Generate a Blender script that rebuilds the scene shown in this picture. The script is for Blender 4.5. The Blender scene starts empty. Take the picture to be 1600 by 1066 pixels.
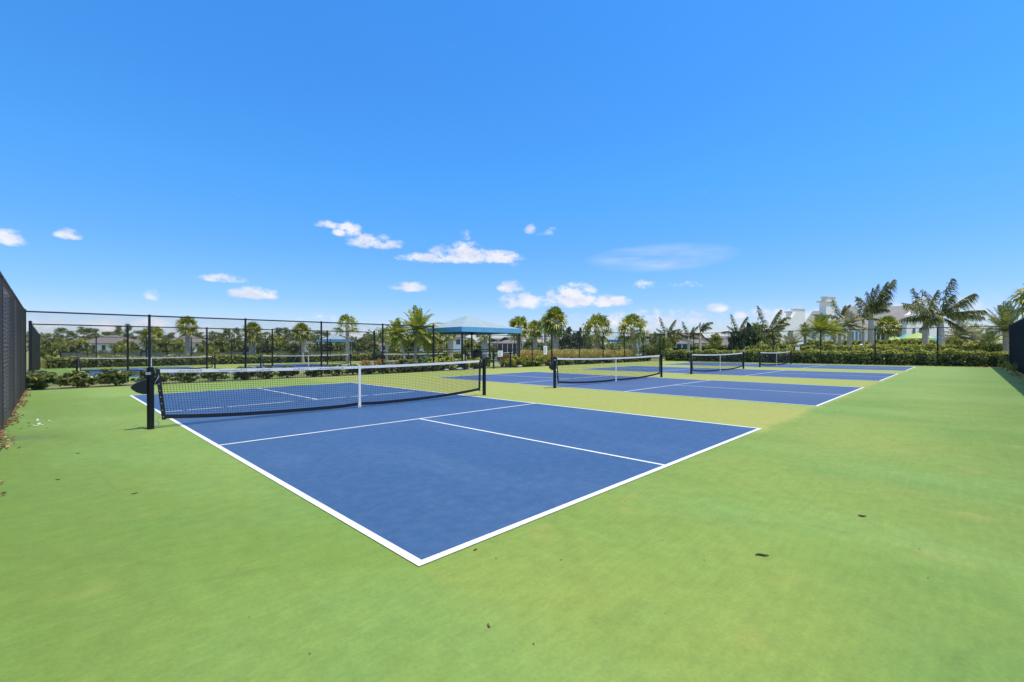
import bpy, math, random
import numpy as np
from mathutils import Vector, Matrix
S = bpy.context.scene
COL = S.collection
R = math.radians

# ------------------------------------------------------------------ camera
CAM = np.array([-1.459, -2.191, 1.235]); FPX = 716.37; YAW = 0.789097; ROLL = -0.0028118; V0 = 543.18
cF = np.array([math.sin(YAW), math.cos(YAW), 0.0]); cR0 = np.array([math.cos(YAW), -math.sin(YAW), 0.0]); cU0 = np.array([0, 0, 1.0])
cR = cR0*math.cos(ROLL)+cU0*math.sin(ROLL); cU = cU0*math.cos(ROLL)-cR0*math.sin(ROLL)
cd = bpy.data.cameras.new("camera"); cam = bpy.data.objects.new("camera", cd); COL.objects.link(cam)
cd.sensor_width = 36; cd.lens = FPX/1600*36; cd.shift_y = 10.18/1600; cd.clip_start = 0.05; cd.clip_end = 6000
M = Matrix(((cR[0], cU[0], -cF[0], CAM[0]), (cR[1], cU[1], -cF[1], CAM[1]), (cR[2], cU[2], -cF[2], CAM[2]), (0, 0, 0, 1)))
cam.matrix_world = M
S.camera = cam

def spot(u, t):
    """ground point seen in column u at distance t along the view"""
    p = CAM+t*(cF+cR*(u-800)/FPX); return float(p[0]), float(p[1])
def hz(u): return V0 + ROLL*-1*(u-800)*-1
def height(u, v, t): return float(CAM[2]+(V0-(800-u)*ROLL*1.0 - v)/FPX*t)

# ------------------------------------------------------------------ sun, sky
SUN_EL, SUN_AZ = R(72.5), R(162)
sd = Vector((math.sin(SUN_AZ)*math.cos(SUN_EL), math.cos(SUN_AZ)*math.cos(SUN_EL), math.sin(SUN_EL)))
sl = bpy.data.lights.new("sun", 'SUN'); sl.energy = 2.0; sl.angle = R(0.53); sl.color = (1, .94, .83)
so = bpy.data.objects.new("sun", sl); COL.objects.link(so); so.rotation_euler = (-sd).to_track_quat('-Z', 'Y').to_euler(); so.location = (0, 0, 40)
S.view_settings.view_transform = 'Standard'; S.view_settings.look = 'None'
S.view_settings.exposure = 0.9; S.view_settings.gamma = 1.0; S.view_settings.use_curve_mapping = False
S.cycles.max_bounces = 6; S.cycles.diffuse_bounces = 3; S.cycles.transparent_max_bounces = 12
W = bpy.data.worlds.new("World"); S.world = W; W.use_nodes = True
nt = W.node_tree; nt.nodes.clear(); N = nt.nodes; LK = nt.links
def wm(op, a, b=None, c=None):
    n = N.new('ShaderNodeMath'); n.operation = op
    for i, x in enumerate((a, b, c)):
        if x is None: continue
        if isinstance(x, (int, float)): n.inputs[i].default_value = x
        else: LK.new(x, n.inputs[i])
    return n.outputs[0]
sky = N.new('ShaderNodeTexSky'); sky.sky_type = 'NISHITA'; sky.sun_disc = False; sky.sun_elevation = SUN_EL; sky.sun_rotation = SUN_AZ
sky.air_density = 1.0; sky.dust_density = 0.4; sky.ozone_density = 1.6
tc = N.new('ShaderNodeTexCoord'); sep = N.new('ShaderNodeSeparateXYZ'); LK.new(tc.outputs['Generated'], sep.inputs[0])
az = wm('ARCTAN2', sep.outputs[0], sep.outputs[1]); el = wm('ARCSINE', sep.outputs[2])
tint = N.new('ShaderNodeValToRGB'); cr = tint.color_ramp
stops = [(0.0, (.40, .42, .56)), (.05, (.37, .43, .61)), (.10, (.28, .42, .72)), (.196, (.235, .46, .76)), (.32, (.20, .545, .83)), (.60, (.19, .595, .97)), (.8, (.75, .72, .66)), (1.0, (1.75, 1.45, 1.1))]  # last two stops, above the view, raised and whitened as added fill light
while len(cr.elements) < len(stops): cr.elements.new(.5)
for e, (p_, c_) in zip(cr.elements, stops): e.position = p_; e.color = (*c_, 1)
LK.new(sep.outputs[2], tint.inputs[0])
mul = N.new('ShaderNodeMix'); mul.data_type = 'RGBA'; mul.blend_type = 'MULTIPLY'; mul.inputs[0].default_value = 1
LK.new(sky.outputs[0], mul.inputs[6]); LK.new(tint.outputs[0], mul.inputs[7])
clouds = [(16,371,26,13,.85),(108,366,21,9,1),(516,351,22,7,.85),(542,358,22,13,1),(585,377,40,12,1),(727,368,9,9,.45),(722,395,46,17,1.1),(672,403,46,8,.8),
 (782,401,34,11,1),(798,412,14,5,.3),(828,358,9,8,.7),(855,362,16,6,.2),(642,448,29,8,.9),(797,448,20,10,.75),(348,435,34,7,.85),(396,458,39,11,1),(239,460,15,11,.5),
 (818,470,42,13,.95),(897,462,42,20,1.15),(948,470,36,10,1),(1008,444,18,8,.6),(1075,444,28,5,.5),(1120,481,20,9,.7),(1075,492,70,10,.35),(1157,491,13,9,.8),
 (165,506,38,12,.8),(232,504,32,10,.8),(310,516,44,9,.5),(500,500,60,9,.45),(1230,492,26,9,.55),(955,500,30,8,.5),(560,520,60,9,.4),(1110,520,50,8,.5),(1000,500,120,15,.58),(1230,498,130,22,.52),(1430,478,140,16,.40),(60,505,60,12,.5)]
nz = N.new('ShaderNodeTexNoise'); nz.inputs['Scale'].default_value = 38; nz.inputs['Detail'].default_value = 6; nz.inputs['Roughness'].default_value = .6
mp = N.new('ShaderNodeMapping'); mp.inputs['Scale'].default_value = (1, 1, 1.7); LK.new(tc.outputs['Generated'], mp.inputs[0]); LK.new(mp.outputs[0], nz.inputs['Vector'])
def dirof(u, v):
    d = cF+cR*(u-800)/FPX+cU*(V0-v)/FPX; d = d/np.linalg.norm(d); return math.atan2(d[0], d[1]), math.asin(d[2])
tot = None
for (u, v, hw, hh, s) in clouds:
    a0, e0 = dirof(u, v+hh*.35); a1, _ = dirof(u+hw, v); _, e1 = dirof(u, v-hh*.75)
    w = abs(a1-a0)*1.22; h = abs(e1-e0)*1.38
    x = wm('MULTIPLY', wm('SUBTRACT', az, a0), 1/w); y = wm('MULTIPLY', wm('SUBTRACT', el, e0), 1/h)
    y = wm('MAXIMUM', y, wm('MULTIPLY', y, -2.0))
    r = wm('ADD', wm('MULTIPLY', x, x), wm('MULTIPLY', y, y))
    m = wm('MULTIPLY', wm('MAXIMUM', wm('SUBTRACT', 1.0, r), -1.0), s)
    tot = m if tot is None else wm('MAXIMUM', tot, m)
nn = wm('MULTIPLY', wm('SUBTRACT', nz.outputs[0], .52), 3.6)
den = wm('ADD', tot, wm('MULTIPLY', nn, wm('MAXIMUM', wm('MULTIPLY_ADD', tot, .5, .5), 0.0)))
mr = N.new('ShaderNodeMapRange'); mr.interpolation_type = 'SMOOTHSTEP'; mr.inputs[1].default_value = 0.0; mr.inputs[2].default_value = .95; LK.new(den, mr.inputs[0])
# thin high cirrus veil
ac, ec = dirof(1030, 403); aw = abs(dirof(1165, 403)[0]-ac); 
x = wm('MULTIPLY', wm('SUBTRACT', az, ac), 1/aw); y = wm('MULTIPLY', wm('SUBTRACT', el, ec), 1/.030)
cm = wm('MAXIMUM', wm('SUBTRACT', 1.0, wm('ADD', wm('MULTIPLY', x, x), wm('MULTIPLY', y, y))), 0.0)
nz2 = N.new('ShaderNodeTexNoise'); nz2.inputs['Scale'].default_value = 9; mp2 = N.new('ShaderNodeMapping'); mp2.inputs['Scale'].default_value = (.8, .8, 7)
LK.new(tc.outputs['Generated'], mp2.inputs[0]); LK.new(mp2.outputs[0], nz2.inputs['Vector'])
cm = wm('MULTIPLY', cm, wm('MAXIMUM', wm('MULTIPLY_ADD', nz2.outputs[0], .95, -.22), 0.0))
cov = wm('MINIMUM', wm('ADD', wm('MULTIPLY', mr.outputs[0], .96), cm), 1.0)
nz3 = N.new('ShaderNodeTexNoise'); nz3.inputs['Scale'].default_value = 22; nz3.inputs['Detail'].default_value = 4; LK.new(mp.outputs[0], nz3.inputs['Vector'])
cc = N.new('ShaderNodeValToRGB'); cc.color_ramp.elements[0].position = .38; cc.color_ramp.elements[0].color = (2.55, 2.75, 3.3, 1); cc.color_ramp.elements[1].position = .6; cc.color_ramp.elements[1].color = (3.25, 3.3, 3.5, 1); LK.new(nz3.outputs[0], cc.inputs[0])
mx = N.new('ShaderNodeMix'); mx.data_type = 'RGBA'; LK.new(cov, mx.inputs[0]); LK.new(mul.outputs[2], mx.inputs[6]); LK.new(cc.outputs[0], mx.inputs[7])
bg = N.new('ShaderNodeBackground'); bg.inputs[1].default_value = 0.15; LK.new(mx.outputs[2], bg.inputs[0])
ow = N.new('ShaderNodeOutputWorld'); LK.new(bg.outputs[0], ow.inputs[0])

# ------------------------------------------------------------------ helpers
def empty(name, loc, rz=0, parent=None):
    o = bpy.data.objects.new(name, None); COL.objects.link(o); o.location = loc; o.rotation_euler = (0, 0, rz); o.empty_display_size = .2
    if parent: o.parent = parent
    return o
def tag(o, label=None, cat=None, group=None, kind=None):
    if label: o['label'] = label
    if cat: o['category'] = cat
    if group: o['group'] = group
    if kind: o['kind'] = kind
    return o
def link(name, me, parent=None, loc=(0, 0, 0), rz=0, sc=None):
    o = bpy.data.objects.new(name, me); COL.objects.link(o); o.location = loc; o.rotation_euler = (0, 0, rz)
    if sc is not None: o.scale = (sc, sc, sc) if isinstance(sc, (int, float)) else sc
    if parent: o.parent = parent
    return o
class MB:
    def __init__(s): s.v = []; s.f = []
    def add(s, vs, fs):
        b = len(s.v); s.v += [tuple(map(float, x)) for x in vs]; s.f += [tuple(b+i for i in f) for f in fs]; return s
    def box(s, x0, x1, y0, y1, z0, z1):
        return s.add([(x0,y0,z0),(x1,y0,z0),(x1,y1,z0),(x0,y1,z0),(x0,y0,z1),(x1,y0,z1),(x1,y1,z1),(x0,y1,z1)], [(0,3,2,1),(4,5,6,7),(0,1,5,4),(1,2,6,5),(2,3,7,6),(3,0,4,7)])
    def tube(s, pts, rad, n=6, cap=True):
        pts = [Vector(p) for p in pts]; rr = rad if isinstance(rad, (list, tuple)) else [rad]*len(pts)
        b = len(s.v); up = None
        for i, p in enumerate(pts):
            d = (pts[min(i+1, len(pts)-1)]-pts[max(i-1, 0)])
            if d.length < 1e-9: d = Vector((0, 0, 1))
            d.normalize()
            a = Vector((0, 0, 1)) if abs(d.z) < .95 else Vector((1, 0, 0))
            if up is not None: a = up
            x = d.cross(a)
            if x.length < 1e-4: x = d.cross(Vector((0, 1, 0)))
            x.normalize(); y = x.cross(d).normalized(); up = y
            for k in range(n):
                t = 2*math.pi*(k+.5)/n; q = p+(x*math.cos(t)+y*math.sin(t))*rr[i]; s.v.append(tuple(q))
        for i in range(len(pts)-1):
            for k in range(n):
                a0 = b+i*n+k; a1 = b+i*n+(k+1) % n; s.f.append((a0, a1, a1+n, a0+n))
        if cap:
            s.f.append(tuple(b+k for k in range(n))[::-1]); s.f.append(tuple(b+(len(pts)-1)*n+k for k in range(n)))
        return s
    def lathe(s, prof, n=12, c=(0, 0)):
        b = len(s.v)
        for r_, z in prof:
            for k in range(n):
                t = 2*math.pi*k/n; s.v.append((c[0]+r_*math.cos(t), c[1]+r_*math.sin(t), z))
        for i in range(len(prof)-1):
            for k in range(n):
                a0 = b+i*n+k; a1 = b+i*n+(k+1) % n; s.f.append((a0, a1, a1+n, a0+n))
        s.f.append(tuple(b+k for k in range(n))[::-1]); s.f.append(tuple(b+(len(prof)-1)*n+k for k in range(n)))
        return s
    def prism(s, poly, y0, y1):   # poly in xz
        n = len(poly); vs = [(x, y0, z) for x, z in poly]+[(x, y1, z) for x, z in poly]
        return s.add(vs, [tuple(range(n)), tuple(range(2*n-1, n-1, -1))]+[(i, i+n, (i+1) % n+n, (i+1) % n) for i in range(n)])
    def mesh(s, name, m, smooth=False):
        me = bpy.data.meshes.new(name); me.from_pydata(s.v, [], s.f); me.materials.append(m); me.update()
        if smooth: me.polygons.foreach_set('use_smooth', [True]*len(me.polygons))
        return me
    def build(s, name, m, parent=None, loc=(0, 0, 0), rz=0, smooth=False):
        return link(name, s.mesh(name, m, smooth), parent, loc, rz)
def npmesh(name, V, F, m):
    V = np.asarray(V, dtype=np.float32).reshape(-1, 3); F = np.asarray(F, dtype=np.int32); k = F.shape[1]
    me = bpy.data.meshes.new(name); me.vertices.add(len(V)); me.vertices.foreach_set('co', V.ravel())
    me.loops.add(F.size); me.loops.foreach_set('vertex_index', F.ravel())
    me.polygons.add(len(F)); me.polygons.foreach_set('loop_start', np.arange(0, F.size, k, dtype=np.int32)); me.polygons.foreach_set('loop_total', np.full(len(F), k, dtype=np.int32))
    me.materials.append(m); me.update(calc_edges=True); me.validate(); return me

# ------------------------------------------------------------------ materials
def newmat(name):
    m = bpy.data.materials.new(name); m.use_nodes = True; t = m.node_tree; b = t.nodes['Principled BSDF']; return m, t, b
def nd(t, typ, **kw):
    n = t.nodes.new(typ)
    for k, v in kw.items():
        if hasattr(n, k): setattr(n, k, v)
    return n
def ramp(t, src, stops):
    r = t.nodes.new('ShaderNodeValToRGB'); c = r.color_ramp
    while len(c.elements) < len(stops): c.elements.new(.5)
    for e, (p, col) in zip(c.elements, stops): e.position = p; e.color = (*col, 1)
    t.links.new(src, r.inputs[0]); return r.outputs[0]
def noise(t, scale, detail=4, vec=None, rough=.55):
    n = t.nodes.new('ShaderNodeTexNoise'); n.inputs['Scale'].default_value = scale; n.inputs['Detail'].default_value = detail; n.inputs['Roughness'].default_value = rough
    if vec is not None: t.links.new(vec, n.inputs['Vector'])
    return n.outputs[0]
def mathn(t, op, a, b=None, c=None, clamp=False):
    n = t.nodes.new('ShaderNodeMath'); n.operation = op; n.use_clamp = clamp
    for i, x in enumerate((a, b, c)):
        if x is None: continue
        if isinstance(x, (int, float)): n.inputs[i].default_value = x
        else: t.links.new(x, n.inputs[i])
    return n.outputs[0]
def mixc(t, f, a, b, mode='MIX'):
    n = t.nodes.new('ShaderNodeMix'); n.data_type = 'RGBA'; n.blend_type = mode
    for i, x in ((0, f), (6, a), (7, b)):
        if isinstance(x, (int, float)): n.inputs[i].default_value = x
        elif isinstance(x, tuple): n.inputs[i].default_value = (*x, 1)
        else: t.links.new(x, n.inputs[i])
    return n.outputs[2]
def bump(t, b, h, strength=.2, dist=.01):
    n = t.nodes.new('ShaderNodeBump'); n.inputs['Strength'].default_value = strength; n.inputs['Distance'].default_value = dist
    t.links.new(h, n.inputs['Height']); t.links.new(n.outputs[0], b.inputs['Normal'])
def wpos(t): return t.nodes.new('ShaderNodeNewGeometry').outputs['Position']
def mapped(t, vec, sc=(1, 1, 1), rot=(0, 0, 0)):
    n = t.nodes.new('ShaderNodeMapping'); n.inputs['Scale'].default_value = sc; n.inputs['Rotation'].default_value = rot; t.links.new(vec, n.inputs[0]); return n.outputs[0]
def plain(name, col, rough=.6, var=.12, scale=6, metal=0, spec=.5):
    m, t, b = newmat(name); n = noise(t, scale, 5, wpos(t))
    c0 = tuple(max(0, x*(1-var)) for x in col); c1 = tuple(min(1, x*(1+var)) for x in col)
    t.links.new(ramp(t, n, [(.3, c0), (.7, c1)]), b.inputs['Base Color']); b.inputs['Roughness'].default_value = rough; b.inputs['Metallic'].default_value = metal
    b.inputs['Specular IOR Level'].default_value = spec; return m
LEAFGAIN = 1.55
def leafmat(name, stops, rough=.5, trans=.3, spec=.35, gain=None):
    gain = gain or LEAFGAIN; stops = [(p, tuple(min(.85, x*gain*k) for x, k in zip(c, (1.15, 1.0, .74)))) for p, c in stops]
    m, t, b = newmat(name); g = t.nodes.new('ShaderNodeNewGeometry'); oi = t.nodes.new('ShaderNodeObjectInfo')
    r = mathn(t, 'FRACT', mathn(t, 'ADD', g.outputs['Random Per Island'], mathn(t, 'MULTIPLY', oi.outputs['Random'], .37)))
    nn_ = noise(t, 2.2, 3, g.outputs['Position'])
    r = mathn(t, 'ADD', mathn(t, 'MULTIPLY', r, .65), mathn(t, 'MULTIPLY', nn_, .42), clamp=True)
    c = ramp(t, r, stops); t.links.new(c, b.inputs['Base Color']); b.inputs['Roughness'].default_value = rough; b.inputs['Specular IOR Level'].default_value = spec
    tr = t.nodes.new('ShaderNodeBsdfTranslucent'); t.links.new(c, tr.inputs[0]); ms = t.nodes.new('ShaderNodeMixShader'); ms.inputs[0].default_value = trans
    t.links.new(b.outputs[0], ms.inputs[1]); t.links.new(tr.outputs[0], ms.inputs[2]); t.links.new(ms.outputs[0], t.nodes['Material Output'].inputs[0]); return m

def court_paint(name, blue=False, z=0):
    m, t, b = newmat(name); P = wpos(t)
    big = noise(t, .22, 4, P); mid = noise(t, .9, 5, mapped(t, P, (1, .45, 1), (0, 0, R(-38)))); fine = noise(t, 9, 6, P); grit = noise(t, 48, 4, P, .75)
    # squeegee arcs left in the acrylic
    wv = t.nodes.new('ShaderNodeTexWave'); wv.wave_type = 'RINGS'; wv.inputs['Scale'].default_value = 5.5; wv.inputs['Distortion'].default_value = 6; wv.inputs['Detail'].default_value = 3; wv.inputs['Detail Scale'].default_value = .5
    t.links.new(mapped(t, P, (1, 1, 1)), wv.inputs['Vector'])
    if blue:
        c = ramp(t, big, [(.3, (.030, .088, .245)), (.7, (.042, .108, .285))])
        c = mixc(t, mathn(t, 'MULTIPLY', ramp(t, mid, [(.5, (0,)*3), (.75, (1,)*3)]), .35), c, (.075, .15, .33))
        c = mixc(t, mathn(t, 'MULTIPLY', ramp(t, fine, [(.45, (0,)*3), (.8, (1,)*3)]), .22), c, (.10, .16, .31))
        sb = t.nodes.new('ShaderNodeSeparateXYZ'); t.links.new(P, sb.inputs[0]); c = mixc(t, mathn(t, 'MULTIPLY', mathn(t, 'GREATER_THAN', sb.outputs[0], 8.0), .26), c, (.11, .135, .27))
    else:
        sx = t.nodes.new('ShaderNodeSeparateXYZ'); t.links.new(P, sx.inputs[0])
        c = ramp(t, big, [(.28, (.175, .325, .068)), (.5, (.215, .365, .085)), (.72, (.27, .40, .105))])
        c = mixc(t, mathn(t, 'MULTIPLY', ramp(t, mid, [(.42, (0,)*3), (.72, (1,)*3)]), .5), c, (.30, .40, .12))
        c = mixc(t, mathn(t, 'MULTIPLY', ramp(t, noise(t, .6, 3, mapped(t, P, (1, 1, 1), (0, 0, 1))), [(.52, (0,)*3), (.7, (1,)*3)]), .5), c, (.155, .33, .10))
        def edge(v, a, w): # smooth step up at a
            n = t.nodes.new('ShaderNodeMapRange'); n.interpolation_type = 'SMOOTHSTEP'; t.links.new(v, n.inputs[0]); n.inputs[1].default_value = a-w; n.inputs[2].default_value = a+w; return n.outputs[0]
        yy = mathn(t, 'ADD', sx.outputs[1], mathn(t, 'MULTIPLY', mathn(t, 'SUBTRACT', mid, .5), .5))
        xx = mathn(t, 'ADD', sx.outputs[0], mathn(t, 'MULTIPLY', mathn(t, 'SUBTRACT', mid, .5), .8))
        wear = mathn(t, 'MULTIPLY', mathn(t, 'MULTIPLY', edge(yy, -.05, .12), edge(xx, 5.6, .5)), mathn(t, 'SUBTRACT', 1.0, edge(xx, 35.6, .4)))
        c = mixc(t, mathn(t, 'MULTIPLY', wear, .85), c, mixc(t, big, (.37, .44, .12), (.46, .49, .17)))
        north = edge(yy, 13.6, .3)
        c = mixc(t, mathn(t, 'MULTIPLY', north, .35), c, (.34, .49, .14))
        # grey patches along the west fence
        grey_patch = mathn(t, 'MULTIPLY', mathn(t, 'SUBTRACT', 1.0, edge(sx.outputs[0], -1.45, .55)), mathn(t, 'MULTIPLY', ramp(t, noise(t, .8, 5, P), [(.46, (0,)*3), (.58, (1,)*3)]), mathn(t, 'MULTIPLY', edge(sx.outputs[1], 6.3, .8), mathn(t, 'SUBTRACT', 1.0, edge(sx.outputs[1], 10.0, .8)))))
        c = mixc(t, mathn(t, 'MULTIPLY', grey_patch, .85), c, (.13, .135, .12))
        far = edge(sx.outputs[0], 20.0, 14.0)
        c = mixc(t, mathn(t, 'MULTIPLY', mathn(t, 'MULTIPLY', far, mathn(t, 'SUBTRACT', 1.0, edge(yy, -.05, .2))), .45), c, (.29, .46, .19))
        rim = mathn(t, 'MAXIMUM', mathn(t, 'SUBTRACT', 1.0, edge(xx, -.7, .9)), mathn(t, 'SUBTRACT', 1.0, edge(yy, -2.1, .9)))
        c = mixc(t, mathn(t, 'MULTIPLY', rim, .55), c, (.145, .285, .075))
        sweep = ramp(t, noise(t, .55, 4, mapped(t, P, (1, .35, 1), (0, 0, R(50))), .6), [(.47, (0,)*3), (.66, (1,)*3)])
        c = mixc(t, mathn(t, 'MULTIPLY', sweep, .38), c, (.25, .46, .17))
        stain = ramp(t, noise(t, 1.7, 2, P), [(.64, (0,)*3), (.78, (1,)*3)])
        c = mixc(t, mathn(t, 'MULTIPLY', stain, .3), c, (.44, .42, .15))
    c = mixc(t, .34 if not blue else .26, c, ramp(t, grit, [(.3, (.34,)*3), (.7, (.66,)*3)]), 'OVERLAY')
    c = mixc(t, .035 if not blue else .02, c, ramp(t, wv.outputs[0], [(.0, (.3,)*3), (1, (.7,)*3)]), 'OVERLAY')
    c = mixc(t, .16 if not blue else .10, c, ramp(t, fine, [(.3, (.25,)*3), (.7, (.75,)*3)]), 'OVERLAY')
    # roller edges and hairline creases in the coating
    dn = t.nodes.new('ShaderNodeTexNoise'); dn.inputs['Scale'].default_value = .5; dn.inputs['Detail'].default_value = 3; t.links.new(P, dn.inputs['Vector'])
    va = t.nodes.new('ShaderNodeVectorMath'); va.operation = 'MULTIPLY_ADD'; t.links.new(dn.outputs['Color'], va.inputs[0]); va.inputs[1].default_value = (2.2, 2.2, 0); t.links.new(P, va.inputs[2])
    vo = t.nodes.new('ShaderNodeTexVoronoi'); vo.feature = 'DISTANCE_TO_EDGE'; vo.inputs['Scale'].default_value = .42; t.links.new(va.outputs[0], vo.inputs['Vector'])
    cr_ = ramp(t, vo.outputs['Distance'], [(0, (.36,)*3), (.012, (.50,)*3), (.05, (.56,)*3), (.16, (.5,)*3)])
    c = mixc(t, .16 if not blue else .12, c, cr_, 'OVERLAY')
    sc_ = noise(t, 3.2, 6, mapped(t, P, (1, 5, 1), (0, 0, R(63))), .65); c = mixc(t, .11 if not blue else .06, c, ramp(t, sc_, [(.35, (.36,)*3), (.5, (.5,)*3), (.68, (.66,)*3)]), 'OVERLAY')
    c = mixc(t, 1.0, c, (1.28, 1.13, .88) if blue else (.90, .80, .605), 'MULTIPLY')
    t.links.new(c, b.inputs['Base Color']); b.inputs['Roughness'].default_value = .78; b.inputs['Specular IOR Level'].default_value = .25
    h = mathn(t, 'ADD', mathn(t, 'MULTIPLY', grit, .5), mathn(t, 'MULTIPLY', wv.outputs[0], .12)); bump(t, b, h, .2, .004); return m
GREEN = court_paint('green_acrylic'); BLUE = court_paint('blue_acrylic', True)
def linepaint():
    m, t, b = newmat('white_line_paint'); P = wpos(t); n = noise(t, 26, 6, P, .7); n2 = noise(t, 1.6, 4, P); n3 = noise(t, 90, 3, P)
    c = ramp(t, n, [(.30, (.52, .55, .53)), (.46, (.78, .78, .76))]); c = mixc(t, mathn(t, 'MULTIPLY', ramp(t, n2, [(.45, (0,)*3), (.7, (1,)*3)]), .45), c, (.56, .60, .53)); c = mixc(t, .25, c, ramp(t, n3, [(.3, (.35,)*3), (.7, (.65,)*3)]), 'OVERLAY')
    t.links.new(c, b.inputs['Base Color']); b.inputs['Roughness'].default_value = .7; return m
LINE = linepaint()
def groundmat():
    m, t, b = newmat('lawn'); P = wpos(t); n = noise(t, .35, 5, P); f = noise(t, 7, 6, P); g = noise(t, 60, 4, P)
    c = ramp(t, n, [(.3, (.13, .17, .04)), (.5, (.22, .25, .07)), (.72, (.36, .33, .13))]); c = mixc(t, mathn(t, 'MULTIPLY', f, .5), c, (.33, .31, .11)); c = mixc(t, .35, c, ramp(t, g, [(.3, (.2,)*3), (.7, (.8,)*3)]), 'OVERLAY')
    t.links.new(c, b.inputs['Base Color']); b.inputs['Roughness'].default_value = .9; bump(t, b, g, .6, .04); return m
LAWN = groundmat()
def mulchmat():
    m, t, b = newmat('mulch'); P = wpos(t); n = noise(t, 18, 6, mapped(t, P, (1, 2, 1))); v = t.nodes.new('ShaderNodeTexVoronoi'); v.inputs['Scale'].default_value = 30; t.links.new(P, v.inputs['Vector'])
    c = ramp(t, n, [(.3, (.05, .03, .02)), (.5, (.14, .085, .055)), (.7, (.30, .22, .15))]); t.links.new(c, b.inputs['Base Color']); b.inputs['Roughness'].default_value = .95; bump(t, b, v.outputs[0], .8, .03); return m
MULCH = mulchmat()
BLACK = plain('black_vinyl_coat', (.008, .009, .012), .38, .3, 20)
GWIRE = plain('grey_vinyl_wire', (.15, .135, .14), .4, .3, 20)
WIRE = plain('black_vinyl_wire', (.012, .013, .016), .45, .3, 20)
POWDER = plain('black_powder_coat', (.006, .007, .010), .32, .3, 30)
NETC = plain('black_net_cord', (.010, .012, .02), .8, .3, 40)
TAPE = plain('white_vinyl_tape', (.92, .85, .74), .5, .06, 9)
STRAPW = plain('white_webbing', (.92, .85, .74), .7, .06, 30)
BIND = plain('black_binding', (.010, .011, .016), .6, .4, 25)
INK = plain('faded_ink', (.28, .27, .30), .6, .3, 30)
CONC = plain('concrete', (.50, .48, .43), .85, .15, 5)
STEEL = plain('galvanised_steel', (.45, .46, .48), .4, .15, 12, .6)
WHITE = plain('white_stucco', (.95, .87, .76), .85, .05, 3)
CREAM = plain('cream_stucco', (.76, .71, .62), .85, .06, 3)
SIGNW = plain('white_sign', (.90, .86, .80), .5, .04, 10)
SIGNK = plain('sign_lettering', (.12, .12, .14), .6, .2, 10)
GLASS = plain('window_glass', (.04, .07, .10), .08, .3, 2)
BGLASS = plain('blue_window_glass', (.06, .16, .24), .08, .3, 2)
FRAME = plain('window_frame', (.72, .72, .72), .5, .05, 8)
DARKF = plain('dark_recess', (.03, .03, .035), .7, .2, 3)
def roofmat(name, a, b_, sc=1.0):
    m, t, b = newmat(name); P = wpos(t); sx = t.nodes.new('ShaderNodeSeparateXYZ'); t.links.new(P, sx.inputs[0])
    k = mathn(t, 'FRACT', mathn(t, 'MULTIPLY', sx.outputs[2], 5.0*sc)); n = noise(t, 1.2, 5, P)
    c = ramp(t, n, [(.3, a), (.7, b_)]); c = mixc(t, .25, c, ramp(t, k, [(0, (.2,)*3), (.2, (.6,)*3), (1, (.6,)*3)]), 'OVERLAY'); t.links.new(c, b.inputs['Base Color']); b.inputs['Roughness'].default_value = .85; return m
RGREY = roofmat('grey_tile_roof', (.20, .19, .165), (.27, .255, .22)); RBROWN = roofmat('brown_tile_roof', (.17, .145, .12), (.26, .22, .18)); RDARK = roofmat('dark_grey_roof', (.14, .13, .12), (.22, .20, .18))
def fabric(name, col, tr=.25):
    m, t, b = newmat(name); n = noise(t, 3, 4, wpos(t)); c = ramp(t, n, [(.3, tuple(x*.9 for x in col)), (.7, tuple(min(1, x*1.06) for x in col))]); t.links.new(c, b.inputs['Base Color']); b.inputs['Roughness'].default_value = .8
    q = t.nodes.new('ShaderNodeBsdfTranslucent'); t.links.new(c, q.inputs[0]); ms = t.nodes.new('ShaderNodeMixShader'); ms.inputs[0].default_value = tr
    t.links.new(b.outputs[0], ms.inputs[1]); t.links.new(q.outputs[0], ms.inputs[2]); t.links.new(ms.outputs[0], t.nodes['Material Output'].inputs[0]); return m
TURQ = fabric('aqua_canvas', (.34, .43, .44), .06); BLUEC = fabric('blue_canvas', (.14, .41, .66), .05); NAVY = plain('navy_underside', (.012, .035, .10), .8, .1, 3)
LIME = fabric('lime_canvas', (.55, .66, .18), .15); AQUA = fabric('turquoise_canvas', (.14, .55, .62), .15); CYAN = fabric('pale_blue_canvas', (.30, .58, .75), .15)
def screenmat(name, dark, light, flat=.0):
    m, t, b = newmat(name); tcn = t.nodes.new('ShaderNodeTexCoord'); sx = t.nodes.new('ShaderNodeSeparateXYZ'); t.links.new(tcn.outputs['Object'], sx.inputs[0])
    u_ = mathn(t, 'ADD', mathn(t, 'MULTIPLY', sx.outputs[0], 2*math.pi/.9), mathn(t, 'MULTIPLY', noise(t, 2.0, 3, tcn.outputs['Object']), 6.0))
    v_ = mathn(t, 'MULTIPLY', sx.outputs[2], 2*math.pi/.072)
    wv = mathn(t, 'SINE', mathn(t, 'ADD', v_, mathn(t, 'MULTIPLY', mathn(t, 'SINE', u_), 1.3)))
    n = noise(t, 1.0, 5, mapped(t, tcn.outputs['Object'], (9, 9, .5))); n2 = noise(t, 3, 3, tcn.outputs['Object'])
    k = mathn(t, 'ADD', mathn(t, 'MULTIPLY', wv, .42), mathn(t, 'ADD', mathn(t, 'MULTIPLY', mathn(t, 'SUBTRACT', n, .5), 1.6), .5), clamp=True)
    c = ramp(t, k, [(.1, dark), (.9, light)]); c = mixc(t, mathn(t, 'MULTIPLY', n2, .3), c, dark); t.links.new(c, b.inputs['Base Color']); b.inputs['Roughness'].default_value = .95; b.inputs['Specular IOR Level'].default_value = .08; bump(t, b, wv, .35, .01); return m
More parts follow.
